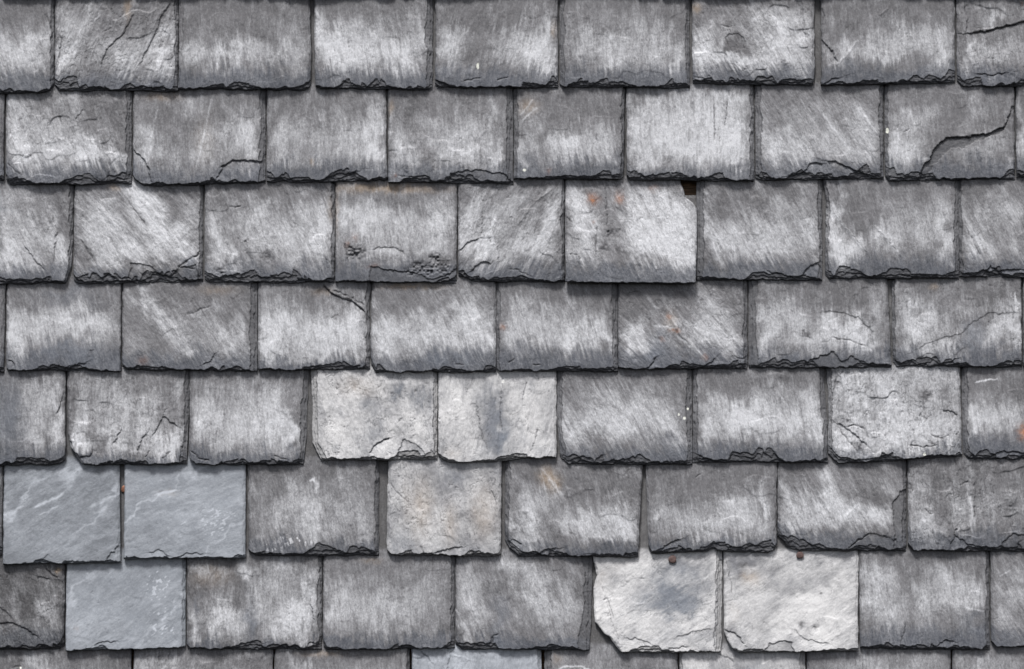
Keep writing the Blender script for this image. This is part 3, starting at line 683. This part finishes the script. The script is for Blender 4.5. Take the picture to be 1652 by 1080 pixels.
slate(5, [(500, 600), (503, 650), (504, 718), (519, 748)], [(706, 600), (705, 742)], [(500, 743), (600, 743), (700, 742), (706, 740)], "pale cream slate with torn triangular flakes, fifth course, fourth from left", g=15, lb=13, rb=8, flaky=.75, kind='p', chip=.85, b0=.42,
      bl=[(540, 700, 22, 40, .5), (570, 650, 30, 25, .4), (620, 690, 40, 30, .3), (680, 700, 15, 40, .5), (640, 640, 25, 15, .3), (555, 625, 20, 15, .3), (640, 635, 12, 16, -.6), (605, 662, 25, 15, -.35), (668, 650, 14, 12, -.35), (690, 640, 10, 15, -.3), (590, 670, 8, 15, -.25)],
      ft=[('st', 1.8, 12, [(596, 735), (600, 722), (615, 712), (630, 707)]), ('pl', 1.4, [(640, 738), (650, 708), (668, 714), (684, 728), (690, 742), (640, 744)]), ('cr', 1, 1.3, [(600, 722), (630, 706)]), ('wa', 575, 625, 30, 16, .5), ('pit', 645, 678, 3, 1.4), ('pit', 672, 630, 3, 1), ('bu', 600, 700, 24, 16, .4), ('bu', 590, 655, 18, 14, .4), ('bu', 640, 632, 10, 14, .55), ('bu', 672, 645, 14, 12, .4), ('bu', 545, 650, 10, 16, .3), ('bu', 690, 690, 8, 20, .3)])
slate(5, 707, 898, [(707, 733), (714, 742), (724, 747), (800, 745), (840, 739), (898, 738)], "whitest slate of the fifth course with an upright grey-blue stain", g=-10, lb=1.5, rb=4, flaky=.5, kind='p', chip=.7, b0=.5,
      bl=[(730, 650, 25, 50, .55), (855, 690, 25, 30, .4), (885, 720, 12, 20, .5), (755, 720, 15, 20, .3), (850, 640, 30, 20, .2), (790, 665, 17, 35, -.5), (795, 710, 15, 25, -.5), (715, 738, 12, 10, -.4), (745, 620, 30, 8, -.2), (875, 700, 6, 14, -.3)],
      ft=[('bu', 790, 668, 20, 36, .5), ('bu', 805, 710, 14, 22, .5), ('bu', 850, 640, 12, 14, .2), ('bu', 838, 700, 14, 14, .2), ('st', 1.5, 14, [(768, 648), (775, 690), (786, 728)]), ('bu', 800, 720, 10, 18, .3), ('st', 1.6, 12, [(786, 730), (776, 690), (770, 655)]), ('rd', 2, 1, [(800, 730), (808, 640), (815, 605)]), ('st', 1.3, 8, [(812, 612), (806, 660), (810, 700)]), ('cr', 1, 1, [(850, 615), (842, 650)]), ('cr', 1, 1, [(868, 690), (862, 715), (855, 730)]), ('fk', 812, 616, 2.5, 1.8), ('wa', 730, 733, 14, 10, .4)])
slate(5, [(899, 600), (898, 700), (904, 735)], 1117, [(898, 726), (906, 740), (918, 748), (1117, 749)], "slate with curved chipped left side and slanting brushed sheen, fifth course", g=26, lb=13, rb=12, flaky=.2, relief=1.4, chip=1.35, band=30,
      bl=[(922, 700, 10, 28, .7), (950, 690, 30, 25, .75), (1000, 680, 40, 30, .85), (1060, 680, 40, 30, .55), (1030, 650, 40, 25, .5), (960, 640, 30, 12, .4), (1088, 690, 12, 30, .6)],
      ft=[('fk', 1095, 669, 1.6, 2), ('fk', 1104, 675, 2, 2.4), ('fk', 1110, 660, 1.5, 1.5), ('bu', 1080, 715, 40, 12, .3), ('pit', 1096, 680, 4, 1)])
slate(5, 1118, [(1330, 600), (1336, 690), (1336, 747)], [(1118, 746), (1336, 746)], "slate with shining white belt above a scalloped broken foot, fifth course", g=10, lb=9, rb=10, flaky=.2, relief=1.2, chip=1.6, band=32,
      bl=[(1135, 690, 12, 30, .85), (1180, 680, 35, 28, 1), (1230, 685, 40, 30, .85), (1290, 682, 30, 30, .9), (1318, 680, 9, 50, .7), (1145, 650, 20, 15, .5), (1250, 630, 30, 15, .35), (1210, 662, 30, 15, .7), (1300, 640, 15, 15, .4)],
      ft=[('rd', 1.6, .6, [(1260, 630), (1300, 700)]), ('vn', 1.5, .3, [(1250, 625), (1312, 715)])])
slate(5, [(1333, 600), (1338, 650), (1336, 735)], [(1550, 600), (1552, 735)], [(1336, 733), (1344, 741), (1352, 748), (1430, 745), (1500, 740), (1552, 736)], "heavily flaked pale slate with tangled cracks, fifth course, eighth from left", g=8, lb=9, rb=5, flaky=.8, relief=1.3, chip=1.0, b0=.5, band=18,
      bl=[(1380, 645, 15, 40, .6), (1430, 650, 25, 40, .5), (1365, 722, 18, 16, .7), (1460, 690, 30, 20, .5), (1500, 690, 30, 20, .45), (1420, 700, 40, 20, .4), (1490, 640, 12, 12, -.4), (1530, 645, 12, 18, -.4), (1450, 725, 25, 8, .4)],
      ft=[('st', 1.8, 12, [(1402, 722), (1388, 708), (1372, 695), (1350, 682)]), ('cr', 1.2, 1.4, [(1362, 690), (1378, 686), (1394, 692), (1404, 712)]), ('cr', 1.1, 1.3, [(1353, 690), (1372, 716), (1386, 732)]), ('cr', 1, 1.2, [(1500, 700), (1515, 708), (1532, 702)]), ('st', 1.6, 9, [(1545, 670), (1538, 664), (1522, 662)]), ('cr', 1.2, 1.3, [(1465, 718), (1490, 722), (1515, 718)]), ('st', 2, 12, [(1432, 732), (1408, 738), (1382, 742)]), ('fk', 1491, 733, 2.2, 2.5), ('pit', 1352, 619, 5, 1.3), ('pit', 1495, 640, 8, 1.5), ('pit', 1385, 720, 9, 1.4), ('st', 1.3, 10, [(1342, 660), (1345, 630), (1350, 605)])])
slate(5, 1553, 1762, [(1553, 732), (1562, 741), (1762, 744)], "slate with thin white scratch and orange stain, rightmost of the fifth course", g=8, lb=10, flaky=.15, chip=1.0, band=40,
      bl=[(1580, 672, 16, 25, .85), (1610, 670, 25, 20, .8), (1640, 670, 15, 20, .5), (1574, 692, 7, 15, .7)],
      ft=[('vn', 1.1, .9, [(1573, 618), (1590, 614), (1612, 611)]), ('ru', 1652, 697, 9, 11, 1.3), ('st', 2, 14, [(1690, 732), (1640, 730), (1612, 728), (1598, 738)]), ('vn', 1, .5, [(1568, 710), (1577, 702)])])
# sixth course
slate(6, -190, [(3, 750), (4, 890)], 893, "dark sliver beside the blue slate, left end of the sixth course", rb=4, dark=.8)
slate(6, 5, [(192, 750), (195, 908)], [(5, 911), (195, 908)], "smooth blue-grey slate with slanting sheen, leftmost of the three new-looking ones", g=-62, lb=2.5, rb=5, kind='b', flaky=.15, chip=.5, T=6.5, lift=2, b0=.2, relief=.4, dark=.7,
      bl=[(22, 820, 18, 10, .6), (112, 762, 15, 25, .5), (165, 822, 15, 15, .3), (60, 850, 60, 20, .15), (100, 885, 60, 12, .2), (10, 830, 6, 70, .55), (187, 800, 5, 60, .6), (100, 760, 70, 6, .25), (40, 775, 30, 8, .2)],
      ft=[('vn', 2.2, .7, [(50, 822), (75, 810), (92, 803), (104, 794)]), ('vn', 1.4, .5, [(60, 832), (78, 826), (95, 815)]), ('st', 1.6, 10, [(192, 880), (180, 892), (170, 905)]), ('st', .8, 8, [(80, 892), (70, 900)])])
slate(6, 200, 396, [(200, 902), (395, 901)], "smooth blue-grey slate with pale blurred middle, right one of the upper blue pair", g=-70, lb=3, rb=5, kind='b', flaky=.12, chip=.5, T=6.5, lift=2, b0=.26, relief=.35,
      bl=[(320, 762, 14, 8, .6), (262, 800, 30, 9, .45), (388, 850, 5, 45, .6), (345, 790, 40, 10, .2), (280, 870, 20, 6, .35), (204, 830, 4, 70, .6), (340, 830, 40, 30, .25), (240, 770, 30, 12, .2)],
      ft=[('vn', 1.5, .5, [(250, 797), (270, 794), (292, 791)]), ('wa', 270, 795, 14, 4, .4), ('st', 1.0, 10, [(330, 893), (300, 892), (285, 900)]), ('st', 1.0, 10, [(275, 898), (258, 888), (240, 892)]), ('sp', 350, 840, 40, 40, .6)])
slate(6, [(399, 750), (401, 880)], 611, [(400, 888), (412, 897), (500, 897), (611, 896)], "dark slate with a pale upright drip and tiny white specks at its foot, sixth course", g=12, lb=4, rb=7, flaky=.2, relief=1.5, chip=.9, dark=.9, band=26,
      bl=[(470, 800, 13, 40, .45), (500, 840, 17, 50, .8), (450, 835, 18, 40, .5), (420, 845, 13, 40, .4), (580, 835, 20, 40, .5), (540, 835, 20, 40, .5), (504, 775, 7, 14, .95), (570, 780, 20, 20, .2)],
      ft=[('sp', 470, 875, 42, 12, 1), ('sp', 440, 888, 30, 6, 1), ('vn', 1.6, .9, [(499, 778), (504, 774), (509, 778)])])
slate(6, [(627, 750), (624, 830), (624, 897)], [(809, 750), (808, 897)], [(624, 890), (632, 896), (700, 897), (802, 900), (808, 896)], "beige-tinted slate with crinkled surface, sixth course", g=14, lb=5, rb=4, flaky=.7, kind='p', chip=1.0, b0=.2,
      bl=[(650, 790, 20, 40, .25), (700, 850, 30, 30, .3), (780, 800, 20, 40, .3), (650, 880, 20, 15, .3), (740, 770, 40, 15, -.1)],
      ft=[('wa', 680, 820, 18, 40, .6), ('wa', 780, 825, 20, 40, .5), ('wa', 725, 845, 12, 30, .5), ('wa', 655, 800, 6, 30, .2), ('st', 1.8, 10, [(747, 882), (720, 886), (700, 893)]), ('cr', 1.2, 1.2, [(678, 880), (684, 892), (700, 894)]), ('bu', 650, 880, 22, 12, .4), ('bu', 730, 770, 20, 14, .25), ('pit', 656, 828, 3, 1.2), ('cr', 1, 1, [(628, 778), (645, 800), (662, 812)]), ('st', 1.3, 8, [(800, 770), (794, 790), (800, 810)])])
slate(6, 815, [(1037, 750), (1033, 820), (1029, 899)], [(815, 872), (822, 886), (836, 897), (1029, 899)], "slate with a warm diagonal vein at its top left, sixth course", g=18, lb=9, rb=4, flaky=.3, relief=1.2, chip=1.1, band=24,
      bl=[(858, 832, 16, 30, .9), (880, 800, 25, 20, .45), (850, 872, 18, 18, .75), (930, 842, 30, 20, .85), (990, 832, 30, 25, .8), (1012, 850, 14, 25, .75), (830, 840, 6, 30, .6), (960, 862, 30, 10, .6), (840, 790, 12, 20, .3)],
      ft=[('wa', 882, 768, 12, 14, .7), ('wa', 895, 782, 10, 14, .6), ('vn', 3, .35, [(872, 752), (888, 775), (912, 805)]), ('rd', 2, .6, [(872, 752), (915, 815)]), ('st', 2.2, 14, [(898, 885), (880, 888), (862, 896)]), ('st', 1.6, 10, [(842, 880), (826, 868)])])
slate(6, [(1041, 750), (1043, 820), (1046, 885)], [(1254, 750), (1253, 895)], [(1044, 880), (1052, 894), (1140, 891), (1150, 886), (1162, 890), (1240, 893), (1250, 888), (1253, 880)], "grey slate with a notched lower edge above the left nail, sixth course", g=8, lb=5, rb=5, flaky=.3, relief=1.2, chip=1.0, band=22,
      bl=[(1065, 832, 15, 25, .45), (1110, 842, 30, 25, .6), (1160, 848, 35, 25, .7), (1205, 842, 25, 30, .65), (1239, 825, 9, 45, .85), (1180, 820, 30, 15, .5)],
      ft=[('st', 1.8, 12, [(1100, 868), (1075, 878), (1055, 892)]), ('cr', 1, 1.2, [(1120, 772), (1130, 764)]), ('pit', 1085, 782, 4, 1.2)])
slate(6, 1255, 1463, [(1255, 864), (1262, 872), (1272, 884), (1290, 889), (1463, 889)], "slate with chamfered lower left corner above the right nail, sixth course", g=26, lb=5, rb=8, flaky=.3, relief=1.2, chip=.95, band=26,
      bl=[(1280, 832, 18, 25, .7), (1320, 822, 35, 28, .8), (1345, 790, 16, 30, .75), (1372, 822, 25, 20, .95), (1418, 832, 22, 20, .9), (1330, 850, 30, 12, .5), (1265, 800, 10, 25, .5), (1435, 785, 15, 15, .35)],
      ft=[('pl', 1.9, [(1443, 862), (1440, 815), (1450, 795), (1470, 785), (1470, 895), (1440, 893)]), ('pl', 1.5, [(1368, 882), (1385, 872), (1400, 862), (1428, 866), (1446, 872), (1450, 895), (1366, 895)]), ('cr', 1.2, 1.3, [(1370, 882), (1388, 870), (1402, 861), (1440, 868)]), ('rd', 2, .7, [(1298, 755), (1345, 835)]), ('cr', 1.1, 1.3, [(1258, 868), (1272, 880), (1285, 884)])])
slate(6, 1465, 1678, [(1465, 880), (1474, 889), (1678, 891)], "rough slate with scaly right half and lifted flakes below, rightmost of the sixth course", g=8, lb=5, flaky=.75, relief=1.3, chip=1.0, dark=.95,
      bl=[(1492, 850, 20, 25, .85), (1545, 830, 13, 30, .5), (1485, 800, 13, 20, .4), (1600, 820, 40, 25, .3), (1568, 812, 5, 28, .7), (1640, 810, 15, 30, .3), (1500, 875, 18, 10, .5)],
      ft=[('st', 1.2, 10, [(1570, 840), (1573, 810), (1572, 770)]), ('cr', 1.1, 1.2, [(1548, 784), (1563, 776)]), ('pl', 1.7, [(1612, 892), (1620, 872), (1632, 862), (1690, 862), (1690, 900), (1612, 900)]), ('st', 1.8, 14, [(1590, 885), (1560, 878), (1540, 862), (1532, 885)]), ('cr', 1, 1, [(1492, 820), (1504, 831)]), ('pit', 1630, 815, 12, .9)])
# seventh course
slate(7, -92, 104, [(-92, 1048), (96, 1048), (104, 1040)], "darkest slate, rough and sooty, leftmost of the seventh course", g=15, rb=4, lb=3, flaky=.8, chip=1.1, dark=.62,
      bl=[(78, 990, 12, 30, .5), (40, 1010, 15, 15, .12), (80, 960, 10, 15, .15)],
      ft=[('st', 1.8, 12, [(62, 1028), (40, 1012), (20, 1005), (-10, 1007)]), ('st', 1.4, 10, [(80, 935), (60, 930)]), ('cr', 1.2, 1.6, [(72, 915), (85, 930), (95, 932)]), ('wa', 93, 922, 4, 4, .9), ('st', 1.3, 9, [(22, 1000), (10, 985), (-5, 978)])])
slate(7, 106, [(299, 900), (299, 1046)], [(106, 1051), (299, 1045)], "smooth blue slate with white spatter, lowest of the three blue ones", g=-52, lb=2, rb=7, kind='b', flaky=.12, chip=.5, T=6.5, lift=2.5, b0=.2, relief=.4,
      bl=[(260, 960, 30, 30, .15), (113, 970, 6, 80, .6), (150, 990, 30, 40, .25), (150, 1010, 40, 15, .25), (289, 970, 5, 70, .65), (200, 1030, 70, 10, .25), (150, 920, 40, 12, .15)],
      ft=[('sp', 256, 945, 26, 28, 1), ('sp', 262, 1005, 26, 26, .9), ('st', 1.2, 10, [(190, 1034), (165, 1035), (150, 1042)]), ('ru', 125, 1014, 3, 4, .35)])
slate(7, 301, 519, [(301, 1040), (308, 1048), (519, 1048)], "blotchy slate with torn black and cream streaks, right of the lowest blue one", g=4, lb=4, rb=8, flaky=.4, relief=1.4, chip=1.0, band=14, dark=.85,
      bl=[(352, 1000, 18, 25, .9), (400, 930, 8, 25, .95), (380, 1000, 20, 30, .65), (480, 1000, 30, 40, 1), (500, 950, 12, 30, .7), (440, 950, 20, 20, .5), (310, 1010, 7, 25, .85), (420, 980, 12, 30, .6), (460, 920, 30, 20, .45), (335, 925, 30, 15, .4), (450, 1005, 15, 30, .6)],
      ft=[('wa', 340, 930, 30, 15, .3), ('bu', 405, 1010, 9, 35, .5), ('bu', 318, 985, 6, 25, .3), ('st', 1.6, 10, [(516, 1036), (500, 1036), (492, 1045)]), ('st', 1.6, 12, [(505, 955), (500, 975), (508, 1000), (495, 1035)]), ('vn', 1.2, .5, [(472, 955), (468, 1030)])])
slate(7, 521, [(734, 900), (733, 1048)], [(521, 1042), (528, 1049), (733, 1047)], "plain brushed slate with dark right edge, seventh course", g=3, lb=3, rb=9, flaky=.1, relief=1.2, chip=.8, band=22,
      bl=[(560, 960, 40, 30, .5), (640, 975, 40, 40, .5), (545, 990, 18, 30, .65), (690, 960, 22, 50, .4), (600, 990, 40, 25, .4)], ft=[('wa', 600, 905, 15, 4, .3)])
slate(7, 735, [(956, 900), (955, 985), (951, 1048)], [(735, 1040), (745, 1048), (951, 1049)], "slate with slanting faint streaks and broad chipped right edge, seventh course", g=20, lb=4, rb=19, flaky=.25, relief=1.3, chip=1.05, band=22,
      bl=[(765, 955, 18, 40, .65), (760, 995, 15, 30, .6), (850, 930, 20, 30, .5), (895, 985, 25, 40, .55), (870, 960, 20, 40, .55), (820, 908, 14, 18, .6), (920, 960, 8, 30, .5), (745, 1022, 6, 20, .85), (835, 1000, 20, 20, .3)],
      ft=[('bu', 805, 1000, 12, 40, .35), ('cr', 1, 1.2, [(792, 1040), (798, 1025), (806, 1022)]), ('st', 1.3, 8, [(790, 1040), (795, 1026)])])
slate(7, [(957, 900), (963, 925), (957, 945), (960, 1000), (975, 1018), (984, 1024), (1002, 1050)], [(1166, 900), (1165, 985), (1163, 1052)], [(957, 1052), (1060, 1053), (1163, 1052)], "white slate with a bluish cloud and a broken-away lower left corner", g=-55, lb=3, rb=12, kind='p', flaky=.45, chip=.8, b0=.55, relief=.5, T=6.5, lift=2,
      bl=[(980, 975, 20, 40, .7), (1020, 1000, 40, 20, .6), (1040, 915, 20, 15, .5), (1130, 1000, 30, 25, .5), (1100, 930, 20, 20, .2), (1090, 960, 35, 22, -.6), (1110, 910, 40, 12, -.4), (1080, 920, 20, 10, -.3), (1120, 1030, 25, 10, -.2)],
      ft=[('bu', 1078, 960, 52, 32, .75), ('bu', 1112, 988, 28, 20, .6), ('bu', 1105, 922, 34, 12, .35), ('bu', 1035, 990, 20, 16, .25), ('bu', 1085, 1030, 30, 12, .3), ('wa', 970, 935, 12, 20, .3), ('wa', 1000, 912, 20, 10, .25), ('pl', 1.2, [(1158, 905), (1156, 960), (1152, 1020), (1150, 1045), (1170, 1050), (1170, 905)]), ('st', 1.3, 10, [(1002, 1040), (985, 1000), (978, 970), (972, 945)]), ('cr', .9, .9, [(972, 968), (980, 966), (988, 990), (990, 1000)]), ('st', .9, 12, [(1052, 1040), (1030, 1030), (1010, 1030)]), ('st', .9, 10, [(1150, 1015), (1120, 1018), (1085, 1030)]), ('st', 1.2, 8, [(1110, 1042), (1085, 1045), (1060, 1052)])])
slate(7, [(1168, 900), (1168, 1014), (1173, 1030), (1181, 1041), (1194, 1049)], [(1386, 900), (1384, 1053)], [(1168, 1052), (1384, 1050)], "white slate with a dark smudge in its upper left corner, seventh course", g=-60, lb=3, rb=5, kind='p', flaky=.35, chip=1.0, b0=.42, relief=.5, T=6.5, lift=2.5,
      bl=[(1290, 990, 40, 40, .8), (1340, 1020, 30, 25, .8), (1200, 990, 25, 30, .3), (1250, 940, 30, 20, .2), (1350, 950, 25, 30, .3), (1198, 914, 14, 16, -.9), (1270, 950, 20, 15, -.3), (1235, 930, 25, 12, -.25), (1335, 930, 15, 12, -.25), (1230, 1010, 50, 15, -.2)],
      ft=[('wa', 1212, 935, 14, 12, .8), ('wa', 1185, 990, 8, 14, .4), ('pl', 1.6, [(1230, 1056), (1238, 1040), (1258, 1034), (1276, 1036), (1282, 1052), (1282, 1060), (1230, 1060)]), ('st', 1.2, 8, [(1182, 965), (1176, 925), (1172, 905)]), ('st', 1.8, 10, [(1202, 1040), (1186, 1022), (1170, 1016)]), ('pit', 1292, 1008, 5, 1), ('pit', 1316, 1012, 5, 1), ('pit', 1325, 960, 3, .8), ('pit', 1198, 916, 9, .8), ('st', .9, 12, [(1340, 1040), (1300, 1030), (1280, 1015)]), ('sp', 1200, 1010, 30, 8, .3)])
slate(7, 1387, 1597, [(1387, 1045), (1480, 1048), (1597, 1048)], "grey slate with narrow wavy streaks, right of the second white slate", g=6, lb=4, rb=8, flaky=.2, relief=1.6, chip=.75, band=34,
      bl=[(1410, 960, 17, 50, .7), (1440, 985, 18, 45, .65), (1530, 930, 20, 20, .5), (1545, 962, 40, 28, .6), (1490, 975, 18, 40, .6), (1570, 945, 18, 20, .5), (1420, 930, 20, 20, .5)],
      ft=[('st', 1.6, 12, [(1540, 1034), (1525, 1032), (1505, 1044)]), ('vn', 1.2, .5, [(1555, 980), (1590, 988)]), ('cr', 1, .9, [(1462, 1000), (1452, 1045)]), ('bu', 1570, 1000, 25, 14, .3)])
slate(7, 1599, 1806, [(1599, 1035), (1608, 1044), (1806, 1046)], "slate with oblique hairline scratches, rightmost of the seventh course", g=30, lb=5, flaky=.2, relief=1.3, chip=.8, band=26,
      bl=[(1620, 990, 13, 45, .55), (1642, 960, 18, 40, .45)], ft=[('vn', 1, .4, [(1612, 930), (1632, 920)])])
# lowest course, cut by the picture
slate(8, -6, 211, 1198, "dark slate under the sooty and blue slates, leftmost of the lowest course", g=6, rb=5, flaky=.25, dark=.85,
      bl=[(60, 1075, 14, 20, .5), (85, 1110, 30, 40, .5), (150, 1075, 25, 12, .2)], ft=[('cr', 1, 1, [(15, 1078), (35, 1074)]), ('fk', 33, 1078, 1.6, 1.8)])
slate(8, 215, 440, 1200, "slate with a pale left end, second in the lowest course", g=-4, flaky=.5, rb=5, dark=.95,
      bl=[(235, 1070, 18, 20, .55), (275, 1066, 12, 22, .5), (290, 1110, 50, 35, .5), (380, 1075, 30, 12, .2)], ft=[('st', 1.2, 8, [(262, 1080), (255, 1062), (255, 1050)]), ('st', 1.2, 8, [(272, 1080), (270, 1050)])])
slate(8, 442, 661, 1199, "grey slate between its pale-ended and its blue neighbour, lowest course", g=4, flaky=.25, rb=7,
      bl=[(500, 1090, 50, 20, .5), (600, 1100, 50, 30, .4), (480, 1070, 20, 10, .3)], ft=[('wa', 520, 1056, 30, 4, .4)])
slate(8, 664, [(873, 1050), (877, 1200)], 1200, "light blue-white slate in the lowest course", g=-10, kind='b', b0=.42, flaky=.4, lb=2, rb=8, lift=1.5,
      bl=[(745, 1065, 15, 15, .5), (700, 1070, 15, 12, .3), (820, 1070, 40, 12, .3)], ft=[('st', 1.2, 7, [(697, 1071), (690, 1060), (680, 1052)]), ('st', .9, 10, [(720, 1085), (728, 1050)])])
slate(8, 878, 1094, 1200, "grey slate with a thin white arc scratched on it, lowest course", g=4, lb=14, flaky=.15, dark=1.05, b0=.05,
      bl=[(960, 1110, 60, 30, .4), (975, 1050, 25, 15, .2)], ft=[('vn', 1.3, .9, [(898, 1080), (915, 1076), (938, 1076), (955, 1082)]), ('wa', 900, 1064, 8, 8, .3)])
slate(8, 1096, 1300, 1200, "pale slate tinted blue at its right, lowest course", g=10, kind='p', b0=.3, flaky=.4, rb=11, lb=6,
      bl=[(1130, 1068, 20, 14, .5), (1160, 1064, 20, 10, .3), (1250, 1066, 20, 10, .2)], ft=[('bu', 1212, 1078, 22, 14, .6), ('vn', 1.2, .4, [(1225, 1072), (1262, 1060)]), ('cr', 1, 1, [(1155, 1055), (1175, 1062), (1185, 1070)])])
slate(8, 1302, 1535, 1199, "wide grey slate, second from right in the lowest course", g=3, flaky=.15, b0=.04, bl=[(1400, 1090, 60, 25, .5), (1480, 1100, 40, 30, .4), (1500, 1068, 20, 10, .25)])
slate(8, 1537, 1742, 1200, "grey slate in the bottom right corner of the wall", g=8, flaky=.2, b0=.04, lb=4, bl=[(1580, 1090, 40, 25, .5), (1630, 1075, 20, 15, .2)])
# course just above the picture: its lower edges shade the top course
for k in range(9):
    x0 = -210 + k * 212 + (k * 37 % 9)
    slate(0, x0, x0 + 208, ROWB[0] + (k * 53 % 5) - 2, "half-hidden slate above the top course, number %s from the left" % ("one two three four five six seven eight nine".split()[k]),
          step=2.4, bl=[(x0 + 60, -60, 40, 30, .6), (x0 + 150, -60, 40, 30, .5)])

# ------------------------------------------------------------------ boards behind and nails
import bmesh
def box(bm, x0, x1, y0, y1, z0, z1):
    r = bmesh.ops.create_cube(bm, size=1)
    for v in r['verts']:
        v.co.x = x0 if v.co.x < 0 else x1
        v.co.y = y0 if v.co.y < 0 else y1
        v.co.z = z0 if v.co.z < 0 else z1
wood = plain_material('old_brown_timber', (.16, .10, .06), .8, 0, 60, .55, (1, 1, 8))
bm = bmesh.new()
z = ZC - .75
while z < ZC + .95:
    box(bm, -1.12, 1.12, .0035, .026, z, z + .118)
    z += .121
bmesh.ops.bevel(bm, geom=bm.edges[:], offset=.0015, segments=1, affect='EDGES')
me = bpy.data.meshes.new("boarded_wall"); bm.to_mesh(me); bm.free()
me.materials.append(wood)
wall = bpy.data.objects.new("boarded_wall", me); COL.objects.link(wall)
wall['label'] = "brown timber boarding behind the slates, seen only through the small gap at a broken corner"
wall['category'] = 'wall'

rusty = plain_material('rusty_iron', (.12, .078, .072), .75, .15, 900, .45)
copper = plain_material('copper', (.27, .13, .085), .5, .5, 900, .35)
def nail(px, py, depth, r, mat, label, sq=1.0):
    """round flat-headed nail driven into the boards; depth = mm in front of the wall plane"""
    bm = bmesh.new()
    seg = 20
    ringsd = [(0.0, -1.15), (.45, -1.12), (.8, -.85), (.97, -.35), (1, .25), (.85, .6), (.32, .75), (.3, 9.0), (.02, 11.0)]
    rn = random.Random(int(px))
    prev = None
    for rr_, yy in ringsd:
        ring = []
        for i in range(seg):
            a = 2 * math.pi * i / seg
            q = rr_ * r * (1 + (.05 * math.sin(3 * a + px) + rn.uniform(-.03, .03)) * (rr_ > .4))
            ring.append(bm.verts.new((q * math.cos(a) * PX, (yy + .12 * math.sin(2 * a) * (yy < 0)) * PX * (r / 6), q * math.sin(a) * sq * PX)))
        if prev:
            for i in range(seg):
                bm.faces.new((prev[i], prev[(i + 1) % seg], ring[(i + 1) % seg], ring[i]))
        prev = ring
    bmesh.ops.remove_doubles(bm, verts=bm.verts[:], dist=1e-7)
    bmesh.ops.recalc_face_normals(bm, faces=bm.faces[:])
    me = bpy.data.meshes.new("nail"); bm.to_mesh(me); bm.free()
    for p in me.polygons: p.use_smooth = True
    me.materials.append(mat)
    o = bpy.data.objects.new("nail", me); COL.objects.link(o)
    o.location = ((px - 826) * PX, -depth * PX, ZC + (540 - py) * PX)
    o['label'] = label
    o['category'] = 'nail'
    o['group'] = 'nails'
    return o
def face_depth(row, py):
    return SLOPE * (LEN - (ROWB[row] - py)) + THICK
nail(1085, 903, face_depth(7, 903) + 1.5, 6.5, rusty, "brown nail head at the top of the white slate with the bluish cloud")
nail(1291, 896, face_depth(7, 896) + 1.5, 6.2, rusty, "brown nail head at the top of the white slate with a dark smudge", .95)
nail(198.5, 790, face_depth(7, 790) + 1.2, 4.5, copper, "orange copper nail in the gap between the two blue slates", 1.3)
